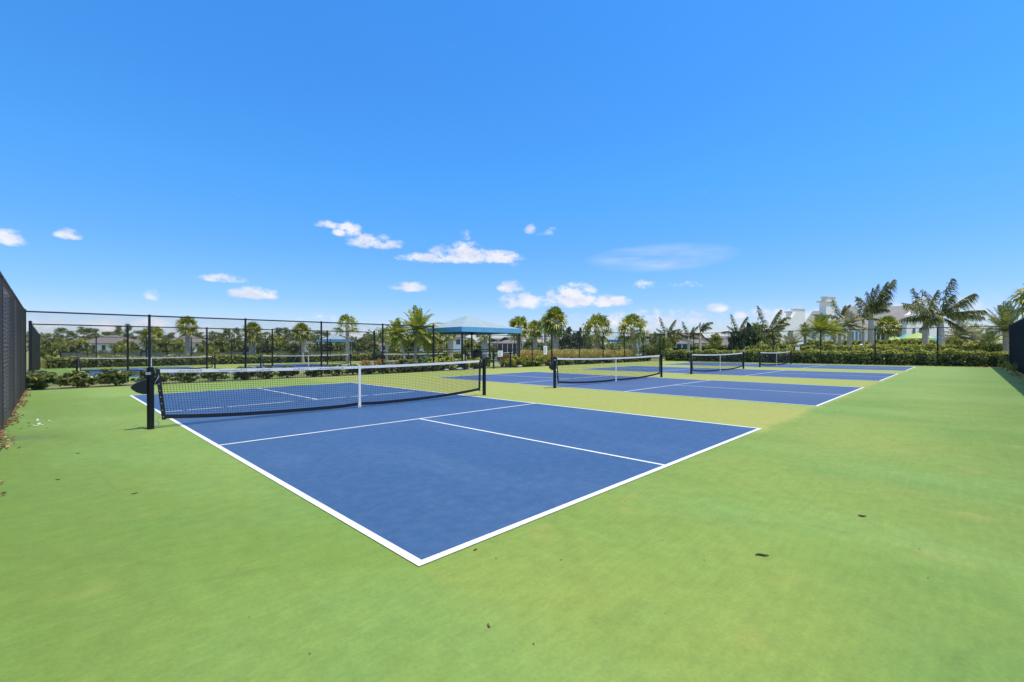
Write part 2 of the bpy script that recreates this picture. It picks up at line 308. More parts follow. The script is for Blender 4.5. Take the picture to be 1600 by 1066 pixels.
SCREEN = screenmat('grey_privacy_slats', (.022, .020, .021), (.95, .82, .80)); SCREEN2 = screenmat('black_privacy_slats', (.008, .008, .010), (.032, .030, .034))
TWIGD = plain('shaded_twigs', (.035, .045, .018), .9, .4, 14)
BARK = plain('palm_bark', (.56, .42, .32), .9, .35, 9); BARKG = plain('grey_palm_trunk', (.62, .52, .42), .85, .25, 6); BARKT = plain('tree_bark', (.14, .11, .085), .9, .3, 8)
SHAFT = plain('green_crownshaft', (.42, .40, .10), .5, .25, 4); STAKE = plain('bracing_timber', (.52, .46, .37), .8, .15, 10)
SABAL = leafmat('sabal_leaf', [(.15, (.045, .085, .014)), (.5, (.13, .18, .03)), (.75, (.26, .28, .045)), (.95, (.50, .36, .08))], .42, .22, .5)
ROYAL = leafmat('royal_leaf', [(.15, (.035, .055, .016)), (.55, (.10, .125, .038)), (.9, (.25, .25, .10))], .4, .2, .5)
PHOEN = leafmat('date_leaf', [(.15, (.05, .085, .03)), (.55, (.13, .17, .06)), (.9, (.27, .30, .14))], .45, .2, .45)
YPHOEN = leafmat('yellow_green_frond', [(.15, (.075, .11, .02)), (.5, (.19, .25, .04)), (.9, (.36, .38, .08))], .45, .25, .45)
SILVER = leafmat('silver_frond', [(.1, (.10, .12, .09)), (.5, (.22, .25, .18)), (.9, (.40, .42, .32))], .5, .15, .4)
HEDGE = leafmat('hedge_leaf', [(.15, (.022, .038, .012)), (.45, (.065, .095, .022)), (.7, (.16, .20, .04)), (.92, (.36, .38, .12))], .45, .3, .5)
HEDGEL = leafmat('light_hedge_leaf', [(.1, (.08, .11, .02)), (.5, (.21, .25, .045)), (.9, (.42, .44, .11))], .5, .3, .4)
SHRUB = leafmat('shrub_leaf', [(.15, (.03, .05, .014)), (.5, (.09, .125, .03)), (.75, (.19, .23, .06)), (.95, (.38, .38, .14))], .45, .3, .5)
TREEG = leafmat('tree_leaf', [(.1, (.030, .048, .018)), (.5, (.085, .11, .035)), (.9, (.18, .20, .07))], .55, .25, .3, gain=2.1)
TREEL = leafmat('light_tree_leaf', [(.1, (.08, .11, .03)), (.5, (.18, .21, .06)), (.9, (.33, .34, .11))], .55, .25, .3)
PINE = leafmat('pine_needles', [(.1, (.035, .05, .03)), (.5, (.08, .105, .055)), (.9, (.15, .17, .09))], .6, .15, .2, gain=2.1)
DARKT = leafmat('dark_leaf', [(.1, (.014, .022, .012)), (.5, (.035, .055, .022)), (.9, (.085, .11, .04))], .5, .2, .35)
BLADE = leafmat('grass_blade', [(.1, (.08, .10, .025)), (.5, (.19, .21, .05)), (.9, (.38, .34, .12))], .6, .3, .3)
PLUME = leafmat('tan_plume', [(.1, (.30, .22, .09)), (.5, (.52, .40, .17)), (.9, (.68, .56, .28))], .8, .35, .1)
RUST = leafmat('rust_plume', [(.1, (.22, .13, .05)), (.5, (.40, .24, .09)), (.9, (.52, .38, .16))], .8, .3, .1)

# ------------------------------------------------------------------ ground and courts
X0, X1, Y0, Y1 = -2.0, 37.3, -3.95, 17.45       # nearer fenced block
YB0, YB1, ZB = 23.6, 45.0, -0.20                 # farther fenced block, a little lower
def gz(x, y):
    k = min(1, max(0, (y-18.6)/4.0)); k = k*k*(3-2*k); return -.03+(-.19)*k
def ground():
    xs = sorted(set([-3000, -600, -150, -40] + list(range(-12, 120, 6)) + [160, 300, 800, 3000])); ys = sorted(set([-3000, -600, -100, -20, -8] + [-4.2, 4, 12, 17.6, 18.6, 19.1, 19.6, 20.1, 20.6, 21.1, 21.6, 22.1, 22.6, 23.4, 46, 60, 100, 250, 800, 3000]))
    V = [(x, y, gz(x, y)) for y in ys for x in xs]; n = len(xs)
    F = [(j*n+i, j*n+i+1, (j+1)*n+i+1, (j+1)*n+i) for j in range(len(ys)-1) for i in range(n-1)]
    tag(MB().add(V, F).build('ground', LAWN), 'mown lawn around the courts reaching to the far trees', kind='structure')
ground()
def sheet(name, rects, z, m, label, th=.0):
    mb = MB()
    for (a, b, c, d) in rects:
        if th: mb.box(a, b, c, d, z-th, z)
        else: mb.add([(a, c, z), (b, c, z), (b, d, z), (a, d, z)], [(0, 1, 2, 3)])
    return tag(mb.build(name, m), label, kind='structure')
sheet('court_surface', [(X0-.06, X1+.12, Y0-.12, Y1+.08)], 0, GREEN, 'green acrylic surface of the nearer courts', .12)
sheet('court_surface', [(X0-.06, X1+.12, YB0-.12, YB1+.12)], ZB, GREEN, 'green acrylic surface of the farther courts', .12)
sheet('mulch_bed', [(X0-1, 12.6, 17.56, 18.15), (12.6, 22.2, 17.56, 19.2), (22.2, 37.6, 17.56, 18.5)], -.012, MULCH, 'brown mulch bed along the back fence')
sheet('mulch_bed', [(37.45, 38.9, -4.6, 17.5)], -.012, MULCH, 'brown mulch bed under the end hedge')
sheet('path', [(14.9, 18.6, 17.54, 17.95)], .004, CONC, 'pale concrete landing outside the gate', .1)
sheet('path', [(42.2, 43.8, -30, 60)], -.02 , CONC, 'pale concrete walk beyond the end hedge', .05) if False else None
CW, CL, KT, PITCH = 6.10, 13.41, 2.13, 9.714
LW = .05
def courts(y0, z, which):
    for k in range(4):
        x = k*PITCH; w = '%s of the %s courts' % (('first', 'second', 'third', 'fourth')[k], which)
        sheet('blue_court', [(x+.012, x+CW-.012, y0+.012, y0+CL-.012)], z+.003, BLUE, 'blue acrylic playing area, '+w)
        k1 = y0+CL/2-KT; k2 = y0+CL/2+KT; c = x+CW/2; h = .022
        rs = [(x, x+CW, y0, y0+.055), (x, x+CW, y0+CL-.055, y0+CL), (x, x+.055, y0+.055, y0+CL-.055), (x+CW-.055, x+CW, y0+.055, y0+CL-.055),
              (x+.055, x+CW-.055, k1-.045, k1), (x+.055, x+CW-.055, k2, k2+.045), (c-h, c+h, y0+.055, k1-.045), (c-h, c+h, k2+.045, y0+CL-.055)]
        sheet('court_line', rs, z+.006, LINE, 'white painted court lines, '+w)
courts(0, 0, 'nearer'); YO = 34.3-CL/2; courts(YO, ZB, 'farther')

# ------------------------------------------------------------------ fences
_panel = {}
def link_panel(w, h, barbs=True, pitch=.072, r=.0021, wm_=None):
    wm_ = wm_ or WIRE
    key = (round(w, 3), round(h, 3), pitch, wm_.name, r)
    if key in _panel: return _panel[key]
    V = []; F = []
    def seg(a, b):
        a = np.array(a); b = np.array(b); d = b-a; d /= np.linalg.norm(d); n1 = np.array([0, 1., 0]); n2 = np.cross(d, n1); i = len(V)
        for p in (a, b):
            for k in range(3):
                t = 2*math.pi*k/3; V.append(p+r*(n1*math.cos(t)+n2*math.sin(t)))
        for k in range(3): F.append((i+k, i+(k+1) % 3, i+3+(k+1) % 3, i+3+k))
    n = int((w+h)/pitch)+1
    for i in range(n+1):
        c = i*pitch
        # x - z' = c-h ... rising
        xa = max(0, c-h); za = xa-(c-h)
        xb = min(w, c); zb = xb-(c-h)
        if xb > xa: seg((xa, .0015, za), (xb, .0015, zb)); seg((w-xa, -.0015, za), (w-xb, -.0015, zb))
    me = npmesh('chain_link', np.array(V)+np.array([0, 0, .03]), F, wm_); _panel[key] = me; return me
def fence(name, p0, p1, h, z, n, label, screen=None, first_post=True, last_post=True, rail=True, big=(True, True), out=1, pitch=.072, r=.0016, barbs=False):
    p0 = Vector((p0[0], p0[1], 0)); p1 = Vector((p1[0], p1[1], 0)); L = (p1-p0).length; a = math.atan2(p1.y-p0.y, p1.x-p0.x)
    f = empty(name, (p0.x, p0.y, z), a); tag(f, label, 'fence', 'chain link fences round the courts')
    w = L/n
    pm = MB().lathe([(.037, -.05), (.037, h), (.041, h), (.041, h+.012), (.015, h+.03)], 10).mesh('fence_post', BLACK, False)
    pb = MB().lathe([(.050, -.05), (.050, h+.05), (.056, h+.05), (.056, h+.065), (.02, h+.09)], 10).mesh('fence_post', BLACK, False)
    for i in range(n+1):
        if (i == 0 and not first_post) or (i == n and not last_post): continue
        link('fence_post', pb if (i == 0 and big[0]) or (i == n and big[1]) else pm, f, (i*w, 0, 0))
    MB().tube([(0, 0, h-.02), (L, 0, h-.02)], .026, 8).build('top_rail', BLACK, f)
    MB().tube([(0, 0, .05), (L, 0, .05)], .004, 4).build('tension_wire', BLACK, f)
    me = link_panel(w, h-.06, pitch=pitch, r=.0011 if screen else r, wm_=GWIRE if screen == SCREEN else WIRE)
    for i in range(n): link('chain_link', me, f, (i*w, -.028*out, 0))
    if barbs:
        mb = MB(); rn = random.Random(3); x = 0
        pz = []
        while x < L:
            pz += [(x, -.028*out, h-.03), (x+.03+rn.uniform(-.012, .012), -.028*out, h+.035+rn.uniform(0, .02))]; x += .072
        mb.tube(pz, .0032, 3, False).build('wire_barbs', WIRE, f)
    if screen:
        # slats woven behind the wires: a slightly rippled sheet 8 mm thick
        nx = max(8, int(L/.12)); nz_ = 12; V = []; Fc = []; rn = np.random.RandomState(5); ph = rn.rand(6)*6
        for side in (0, 1):
            for j in range(nz_+1):
                for i in range(nx+1):
                    x = L*i/nx; zz = .03+(h-.05)*j/nz_; y = out*(.035+side*.008)+.006*math.sin(x*9+ph[0])*math.sin(zz*3+ph[1])+.005*math.sin(x*3.1+zz*2+ph[2])
                    if j == nz_: zz += .012*math.sin(x*21+ph[3])+.01*math.sin(x*47)
                    V.append((x, y, zz))
        o_ = (nx+1)*(nz_+1)
        for j in range(nz_):
            for i in range(nx):
                q = j*(nx+1)+i; Fc.append((q, q+1, q+nx+2, q+nx+1)); Fc.append((q+o_, q+nx+1+o_, q+nx+2+o_, q+1+o_))
        for i in range(nx):
            q = nz_*(nx+1)+i; Fc.append((q, q+1, q+1+o_, q+o_)); Fc.append((i, i+o_, i+1+o_, i+1))
        npm = MB().add(V, Fc).mesh('privacy_slats', screen, True); link('privacy_slats', npm, f)
    return f
H = 2.44
fence('chain_link_fence', (X0, -6.95), (X0, Y1), H-.11, 0, 8, 'grey slatted chain link fence rising along the left edge', SCREEN, out=1, barbs=True)
fence('chain_link_fence', (X0, Y1), (12.55, Y1), H-.08, 0, 5, 'tall open chain link fence behind the nearest net', first_post=False, out=-1, r=.0020)
fence('chain_link_fence', (22.1, Y1), (X1, Y1), H-.04, 0, 5, 'tall open chain link fence behind the second net, in front of palms', last_post=True, r=.0013, out=-1)
fence('chain_link_fence', (X1, Y1), (X1, Y0), H-.02, 0, 7, 'tall open chain link fence across the far end hedge', first_post=False, last_post=True, r=.0010, out=-1)
fence('chain_link_fence', (X1-.02, Y0), (4, Y0), H, 0, 11, 'black slatted chain link fence at the right edge', SCREEN2, first_post=False, out=-1, barbs=True)
# low middle section with gate
def lowrun(xa, xb, n, label, fp, lp):
    return fence('chain_link_fence', (xa, Y1), (xb, Y1), 1.15, 0, n, label, first_post=fp, last_post=lp, big=(False, False), out=-1)
lowrun(12.55, 16.78, 2, 'waist high black fence left of the gate', False, True)
lowrun(18.2, 22.1, 2, 'waist high black fence right of the gate', True, False)
g = empty('fence_gate', (16.84, Y1, 0)); tag(g, 'waist high black chain link gate with a white notice', 'gate')
mb = MB(); mb.tube([(0, 0, .08), (0, 0, 1.12), (1.3, 0, 1.12), (1.3, 0, .08), (0, 0, .08)], .022, 8); mb.tube([(0, 0, .6), (1.3, 0, .6)], .014, 6); mb.build('gate_frame', BLACK, g)
link('chain_link', link_panel(1.3, 1.0), g, (0, -.02, .06)); MB().box(1.22, 1.36, -.06, -.02, .95, 1.05).build('latch', BLACK, g)
gs = MB().box(.27, .66, -.045, -.035, .70, 1.05).build('notice', SIGNW, g)
mb = MB(); rn = random.Random(8)
for i in range(7): mb.box(.31, .31+rn.uniform(.18, .3), -.049, -.047, 1.0-i*.042, 1.012-i*.042)
mb.build('lettering', SIGNK, gs)
# farther block fences
fence('chain_link_fence', (X0, YB0), (X0, YB1), H, ZB, 7, 'grey slatted fence of the farther courts, at far left', SCREEN, out=1)
fence('chain_link_fence', (X0, YB0), (12.55, YB0), H-.02, ZB, 5, 'tall open chain link fence fronting the farther courts at left', first_post=False, out=-1)
fence('chain_link_fence', (22.1, YB0), (X1, YB0), H-.02, ZB, 5, 'tall open chain link fence fronting the farther courts, behind palms', r=.0010, out=-1)
fence('chain_link_fence', (12.55, YB0), (22.1, YB0), 1.15, ZB, 4, 'waist high black fence beyond the blue canopy', first_post=False, last_post=False, out=1, big=(False, False))
fence('chain_link_fence', (X0, YB1), (X1, YB1), H-.04, ZB-.05, 13, 'farthest chain link fence, behind the farther courts', first_post=False, r=.0010, out=1)
fence('chain_link_fence', (X1, YB1), (X1, YB0), H-.04, ZB, 7, 'end chain link fence of the farther courts, behind tan grasses', first_post=False, last_post=False, r=.0010, out=-1)
# board notice on low fence
s = MB().box(-.17, .17, -.012, .012, 0, .55).build('notice_board', SIGNW, None, (21.35, Y1-.06, .78)); tag(s, 'tall white notice fixed to the low fence beside the tall post', 'sign')
mb = MB()
for i in range(8): mb.box(-.13, -.13+rn.uniform(.15, .25), -.016, -.014, .47-i*.055, .485-i*.055)
mb.build('lettering', SIGNK, s)

# ------------------------------------------------------------------ pickleball nets
def net_parts(root, detail=True, crank=True):
    xa, xb = .015, 6.80; inL, inR = .125, .09
    def top(s): return .914-.05*(1-(2*s-1)**2)
    def bot(s):
        e = .11*(abs(2*s-1)**3); return .035+e+.018*math.exp(-((s-.5)/.04)**2)
    def T(s, dz=0): return Vector((xa+.045+s*(xb-xa-.105), 0, top(s)+dz))
    def B(s, dz=0): return Vector((xa+inL+s*(xb-xa-inL-inR), -.05*math.sin(math.pi*s)*0+.02*math.sin(6.28*s), bot(s)+dz))
    def mid(s, k): return B(s, .06).lerp(T(s, -.05), k)
    for i, x in enumerate((0, 6.85)):
        p = MB(); r_ = .046
        p.lathe([(r_+.004, -.02), (r_+.004, .012), (r_, .012), (r_, .93), (r_*.92, .945), (r_*.5, .955)], 16, (x, 0))
        po = p.build('net_post', POWDER, root, smooth=False)
        if i == 0 and crank:
            c = MB(); c.prism([(x-.045, .54), (x-.10, .545), (x-.17, .575), (x-.225, .625), (x-.235, .66), (x-.20, .70), (x-.14, .735), (x-.08, .76), (x-.045, .765)], -.035, .035); c.build('winch', POWDER, po)
            MB().box(x-.065, x+.0, -.052, -.03, .835, .875).build('cable_clamp', STEEL, po)
            cb = MB(); pts = []
            for k in range(40):
                a = k/39; pts.append((x+.075+.025*math.sin(a*22), -.02+.02*math.cos(a*17), .86-.72*a))
            cb.tube(pts, .004, 5); cb.tube([(x+.05, 0, .12), (x+.10, -.02, .10), (x+.09, -.02, .03), (x+.05, -.02, .05)], .006, 5); cb.build('pull_rope', STEEL, po)
        elif i == 1:
            MB().tube([(x-.04, 0, .10), (x-.12, 0, .13)], .006, 5).build('pull_rope', STEEL, po)
    # mesh cords
    V = []; F = []
    def cord(pts, r):
        b = len(V)
        for i, q in enumerate(pts):
            for k in range(3):
                t = 2*math.pi*k/3
                d = (pts[min(i+1, len(pts)-1)]-pts[max(0, i-1)]).normalized(); n1 = Vector((0, 1, 0)); n2 = d.cross(n1)
                V.append(tuple(q+r*(n1*math.cos(t)+n2*math.sin(t))))
        for i in range(len(pts)-1):
            for k in range(3): F.append((b+i*3+k, b+i*3+(k+1) % 3, b+i*3+3+(k+1) % 3, b+i*3+3+k))
    nc = 168 if detail else 110; nr = 20 if detail else 14; r = .0025 if detail else .0025
    for i in range(1, nc): cord([mid(i/nc, 0), mid(i/nc, .5), mid(i/nc, 1)], r)
    for j in range(1, nr): cord([mid(i/36, j/nr) for i in range(37)], r)
    net = npmesh('net_mesh', V, F, NETC); link('net_mesh', net, root)
    def band(fa, fb, y, th, n=40):
        mb = MB(); vs = []; fs = []
        for i in range(n+1):
            s = i/n; a = fa(s); b_ = fb(s)
            vs += [(a.x, a.y-th, a.z), (b_.x, b_.y-th, b_.z), (b_.x, b_.y+th, b_.z), (a.x, a.y+th, a.z)]
        for i in range(n):
            q = 4*i
            for k in range(4): fs.append((q+k, q+(k+1) % 4, q+4+(k+1) % 4, q+4+k))
        fs += [(0, 3, 2, 1), (4*n, 4*n+1, 4*n+2, 4*n+3)]
        return mb.add(vs, fs)
    tp = band(lambda s: T(s, -.052), lambda s: T(s, 0), 0, .006).build('top_tape', TAPE, root)
    if detail:
        mk = MB(); rn = random.Random(4); x = .35
        while x < 3.0:
            wd = rn.uniform(.25, .5); s = (x-xa)/(xb-xa); zt = top(s)
            if not (.62 < x < .9):
                xx = x
                while xx < x+wd:
                    l = rn.uniform(.012, .03); z0 = zt-.037+rn.uniform(-.002, .004); mk.box(xx, xx+l, -.0085, -.0075, z0, z0+rn.uniform(.008, .018)); xx += l+rn.uniform(.008, .016)
            x += wd+rn.uniform(.15, .4)
        mk.build('faded_print', INK, tp)
    band(lambda s: B(s, 0), lambda s: B(s, .062), 0, .006).build('bottom_band', BIND, root)
    for s_, nm, sg in ((0, 'side_band', 1), (1, 'side_band', -1)):
        a = B(s_, -.02); b_ = T(s_, .0)
        def fa(s, a=a, b_=b_): return a.lerp(b_, s)
        def fb(s, a=a, b_=b_, sg=sg): return a.lerp(b_, s)+Vector((.055*sg, 0, 0))
        sb = band(fa, fb, 0, .009, 6).build(nm, BIND, root)
        gr = MB()
        for k in range(7):
            q = fa(.06+k*.13)+Vector((.02*sg, -.012, 0)); gr.box(q.x-.007, q.x+.007, q.y-.004, q.y, q.z-.007, q.z+.007)
        gr.build('grommet', STEEL, sb)
    mb = MB(); c = (xa+xb)/2; mb.box(c-.025, c+.025, -.016, -.010, .02, top(.5)+.004); mb.box(c-.025, c+.025, -.016, .012, top(.5)+.004, top(.5)+.009); mb.box(c-.032, c-.006, -.018, -.012, -.002 if False else .01, .11); mb.box(c+.002, c+.028, -.019, -.013, .01, .10)
    cs = mb.build('centre_strap', STRAPW, root); MB().box(c-.01, c+.01, -.02, -.012, .0, .04).build('ground_hook', STEEL, cs)
def copy_tree(o, parent=None):
    c = o.copy(); COL.objects.link(c); c.parent = parent
    for ch in [x for x in KIDS.get(o.name, [])]: copy_tree(ch, c)
    return c
KIDS = {}
def index_kids():
    KIDS.clear()
    for o in bpy.data.objects:
        if o.parent: KIDS.setdefault(o.parent.name, []).append(o)
nets = []
n1 = empty('pickleball_net', (-.375, 6.705, 0)); tag(n1, 'nearest net, black mesh with white top tape, on the first blue court', 'net', 'pickleball nets on the courts'); net_parts(n1, True)
n2 = empty('pickleball_net', (PITCH-.375, 6.705, 0)); tag(n2, 'second net of the near row, on the court behind the nearest one', 'net', 'pickleball nets on the courts'); net_parts(n2, False)
index_kids()
for k, lab in ((2, 'third net of the near row, in front of the end hedge'), (3, 'fourth and farthest net of the near row, smallest, before the end hedge')):
    c = copy_tree(n2); c.location = (k*PITCH-.375, 6.705, 0); c['label'] = lab
for k, lab in ((0, 'net of the farther courts seen through the fence at far left'), (1, 'net of the farther courts standing left of the small blue canopy'), (2, 'net of the farther courts behind the leaning clump palm'), (3, 'net of the farther courts behind the large blue canopy')):
    c = copy_tree(n2); c.location = (k*PITCH-.375, 34.3, ZB); c['label'] = lab

# ------------------------------------------------------------------ foliage tools
def leaves(P, size, rng, stretch=1.8, droop=0.0, nrm=None, jit=.8):
    """diamond leaves at the points P; nrm tilts them to face outward"""
    n = len(P); a = rng.normal(size=(n, 3)); a /= np.linalg.norm(a, axis=1)[:, None]
    if nrm is not None:
        nn_ = nrm+rng.normal(size=(n, 3))*jit; nn_ /= np.linalg.norm(nn_, axis=1)[:, None]
        a = a-(a*nn_).sum(1)[:, None]*nn_; a /= np.linalg.norm(a, axis=1)[:, None]; b = np.cross(nn_, a)
    else:
        b = rng.normal(size=(n, 3)); b -= (a*b).sum(1)[:, None]*a; b /= np.linalg.norm(b, axis=1)[:, None]
    s = size*(.6+.8*rng.rand(n))[:, None]
    V = np.stack([P-a*s*stretch*.5, P+b*s*.5, P+a*s*stretch*.5-np.array([0, 0, 1.])*s*droop, P-b*s*.5], 1).reshape(-1, 3)
    return V, np.arange(4*n).reshape(n, 4)
def crown_mesh(name, m, rx, rz, nclump, per, size, seed, base=0.0, top_heavy=0.3, cl=.28):
    rng = np.random.RandomState(seed); Ps = []; Ns = []
    for i in range(nclump):
        d = rng.normal(size=3); d /= np.linalg.norm(d); d[2] = d[2]*.9+top_heavy*.3; rr = (.35+.65*rng.rand()**.6)
        c = d*rr*(.8+.3*rng.rand()); q = rng.normal(size=(per, 3)); q *= (cl*(.5+rng.rand()))/np.maximum(.3, np.linalg.norm(q, axis=1))[:, None]*(rng.rand(per)**.4)[:, None]
        q[:, 2] *= .7; p = c+q; Ps.append(p); Ns.append(p/np.maximum(.05, np.linalg.norm(p, axis=1))[:, None]*.6+q*1.5+np.array([0, 0, .5]))
    P = np.concatenate(Ps); Nn = np.concatenate(Ns); keep = P[:, 2] > -.95; P = P[keep]; Nn = Nn[keep]
    P = P*np.array([rx, rx, rz])+np.array([0, 0, base+rz]); V, F = leaves(P, size, rng, nrm=Nn); return npmesh(name, V, F, m)
def hedge_mesh(L, D, Hh, n, size, seed, m, wav=.06):
    rng = np.random.RandomState(seed); x = rng.rand(n)*L; f = rng.rand(n); y = np.empty(n); z = np.empty(n); N_ = np.zeros((n, 3))
    hh = Hh+wav*np.sin(x*1.7+1)+wav*.7*np.sin(x*4.3+2)+wav*.5*np.sin(x*9.1)
    lump = .06*np.sin(x*3.7+z*0)+.05*np.sin(x*7.9+1.3)
    lump = lump*1.6; hh = hh+.05*np.sin(x*5.1+.4)
    top = f < .38; fr = (f >= .38) & (f < .80); bk = f >= .80
    y[top] = rng.rand(top.sum())*D; z[top] = hh[top]+rng.normal(size=top.sum())*.035; N_[top] = (0, 0, 1)
    zz = rng.rand(fr.sum()); y[fr] = -.03-.05*np.sin(zz*3.1)*1+lump[fr]+rng.rand(fr.sum())*.12; z[fr] = zz*hh[fr]; N_[fr] = (0, -1, .35)
    zz = rng.rand(bk.sum()); y[bk] = D+.03-rng.rand(bk.sum())*.12; z[bk] = zz*hh[bk]; N_[bk] = (0, 1, .3)
    new = (z > hh*.80) & (rng.rand(n) < .8); P = np.stack([x, y, z], 1); out = []  # topmost leaves take a lighter colour to imitate sun on the hedge top
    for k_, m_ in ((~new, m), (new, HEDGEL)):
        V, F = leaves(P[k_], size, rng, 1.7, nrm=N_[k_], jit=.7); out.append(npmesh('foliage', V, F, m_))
    return out
def hedge(p0, p1, D, Hh, n, size, seed, m, label, z=-.03, name='clipped_hedge', cat='hedge'):
    a = math.atan2(p1[1]-p0[1], p1[0]-p0[0]); L = math.hypot(p1[0]-p0[0], p1[1]-p0[1])
    r_ = empty(name, (p0[0], p0[1], z), a); tag(r_, label, cat, 'hedges round the courts'); fo, lit = hedge_mesh(L, D, Hh, n, size, seed, m); link('foliage', fo, r_); link('sunlit_top_leaves', lit, r_)
    mb = MB(); rn = random.Random(seed); x = .2
    while x < L: 
        mb.tube([(x, D*.5, 0), (x+rn.uniform(-.1, .1), D*.5+rn.uniform(-.1, .1), Hh*.8)], [.02, .008], 4, False); mb.tube([(x, D*.5, 0), (x+rn.uniform(-.2, .2), D*.4, Hh*.7)], [.015, .006], 4, False); x += .35
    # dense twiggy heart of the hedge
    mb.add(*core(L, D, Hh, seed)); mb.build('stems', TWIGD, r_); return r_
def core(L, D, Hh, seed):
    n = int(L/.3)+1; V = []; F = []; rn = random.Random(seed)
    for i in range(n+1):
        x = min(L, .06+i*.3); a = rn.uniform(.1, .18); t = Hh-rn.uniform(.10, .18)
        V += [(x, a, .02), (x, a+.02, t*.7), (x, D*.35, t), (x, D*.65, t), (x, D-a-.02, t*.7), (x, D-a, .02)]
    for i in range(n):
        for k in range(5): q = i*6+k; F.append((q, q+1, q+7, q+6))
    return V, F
WIND = cR0*1.0   # direction of the breeze, fixed in the world
# pinnate frond
def pinnate(V, F, base, az_, el_, L, droop, wind, rng, n=26, leaf=.26, wid=.022, lift=.5, hang=.35, plume=0):
    d = np.array([math.cos(az_)*math.cos(el_), math.sin(az_)*math.cos(el_), math.sin(el_)]); p = np.array(base, float); pts = [p.copy()]; dirs = [d.copy()]; st = L/n
    for i in range(n):
        d = d+(np.array([0, 0, -1.])*droop+wind)*(i/n)*(2.2/n); d /= np.linalg.norm(d); p = p+d*st; pts.append(p.copy()); dirs.append(d.copy())
    up0 = np.array([0, 0, 1.])
    for i in range(n+1):   # rachis
        r_ = .012*L*(1-.8*i/n); s = np.cross(dirs[i], up0); s = s/max(1e-6, np.linalg.norm(s)); u = np.cross(s, dirs[i]); b = len(V); V += [pts[i]-s*r_, pts[i]+s*r_, pts[i]+u*r_]
        if i < n:
            for k in range(3): F.append((b+k, b+(k+1) % 3, b+3+(k+1) % 3, b+3+k))
    for i in range(int(n*.14), n+1):
        for kk in ((0, .33, .66) if plume else (0, .5)):
            if i == n and kk: continue
            pp_ = pts[i]+(pts[min(n, i+1)]-pts[i])*kk; q = (i+kk)/n; ll = L*leaf*(math.sin(math.pi*min(1, .12+.82*q))**.6)*(.85+.3*rng.rand()); s = np.cross(dirs[i], up0); s = s/max(1e-6, np.linalg.norm(s)); u = np.cross(s, dirs[i])
            for sg in (-1, 1):
                if plume: ph_ = rng.uniform(-.65, .8)*plume; s_ = s*math.cos(ph_)*sg+u*math.sin(ph_); s_ = s_*sg
                else: s_ = s
                e = s_*sg*(.75+.1*rng.normal())+dirs[i]*(.35+.5*q)+u*(lift*(.5+rng.rand()))+wind*.35
                if plume: e = s_*sg*.42+dirs[i]*(.55+.12*rng.normal())+WIND*(.34+.1*rng.normal())+np.array([0, 0, -1.])*(.42+.14*rng.normal())
                e /= np.linalg.norm(e); w = np.cross(e, (u+.3*s*sg) if not plume else rng.normal(size=3)); w = w/max(1e-6, np.linalg.norm(w))*wid*L*(.8+.4*rng.rand())
                a = pp_; m_ = pp_+e*ll*.5+np.array([0, 0, -1.])*ll*hang*.15; t_ = pp_+e*ll*.92+np.array([0, 0, -1.])*ll*hang+wind*ll*.2
                b = len(V); V += [a-w*.3, a+w*.3, m_+w*.6, m_-w*.6, t_]; F += [(b, b+1, b+2, b+3), (b+3, b+2, b+4, b+4)]
def fan(V, F, base, az_, el_, pet, rad, rng, nseg=15, droop=.35, wind=None):
    d = np.array([math.cos(az_)*math.cos(el_), math.sin(az_)*math.cos(el_), math.sin(el_)]); b0 = np.array(base, float); up0 = np.array([0, 0, 1.])
    s = np.cross(d, up0); s = s/max(1e-6, np.linalg.norm(s)); u = np.cross(s, d); h = b0+d*pet+np.array([0, 0, -1.])*pet*.12; r_ = .012; b = len(V)
    for p_ in (b0, h): V += [p_-s*r_, p_+s*r_, p_+u*r_]
    for k in range(3): F.append((b+k, b+(k+1) % 3, b+3+(k+1) % 3, b+3+k))
    for i in range(nseg):
        a = (i/(nseg-1)-.5)*R(250)+rng.normal()*.04; e = d*math.cos(a)+s*math.sin(a)-u*.15*abs(math.sin(a))+u*.25*math.cos(2*a)*.5; e /= np.linalg.norm(e); l = rad*(1-.22*abs(a)/2.2)*(.85+.25*rng.rand())
        w = np.cross(e, u); w = w/max(1e-6, np.linalg.norm(w))*rad*.075; m_ = h+e*l*.55; t_ = h+e*l+np.array([0, 0, -1.])*l*droop*(.6+.7*rng.rand())+u*.02
        if wind is not None: t_ = t_+wind*l*.3; m_ = m_+wind*l*.08
        b = len(V); V += [h, m_+w, t_, m_-w]; F.append((b, b+1, b+2, b+3))
def tri_fix(F): return [f if f[2] != f[3] else f[:3] for f in F]
def vfmesh(name, V, F, m):
    me = bpy.data.meshes.new(name); me.from_pydata([tuple(map(float, v)) for v in V], [], tri_fix([tuple(f) for f in F])); me.materials.append(m); me.update(); return me
def sabal_crown(seed, m=SABAL, nl=30, low=-50, spread=1.0, topknot=0):
    rng = np.random.RandomState(seed); V = []; F = []
    for i in range(nl):
        q = i/(nl-1); e = R(82)*(1-q)+R(low)*q+rng.normal()*.1; a = i*2.39996+rng.normal()*.2
        fan(V, F, (.05*math.cos(a), .05*math.sin(a), .02-.1*q), a, e, (.42+.12*rng.rand())*spread, .50*(.9+.2*rng.rand()), rng, 15, .30+.35*q, WIND*.3)
    return vfmesh('crown', V, F, m)
def feather_crown(seed, m, fronds, wind=.35, n=22, leaf=.26, wid=.022, lift=.3, hang=.4, droop=.7, plume=0):
    rng = np.random.RandomState(seed); V = []; F = []
    for (a, e, L, dr) in fronds: pinnate(V, F, (0, 0, 0), a, e, L, dr*droop, WIND*wind, rng, n, leaf, wid, lift, hang, plume)
    return vfmesh('crown', V, F, m)
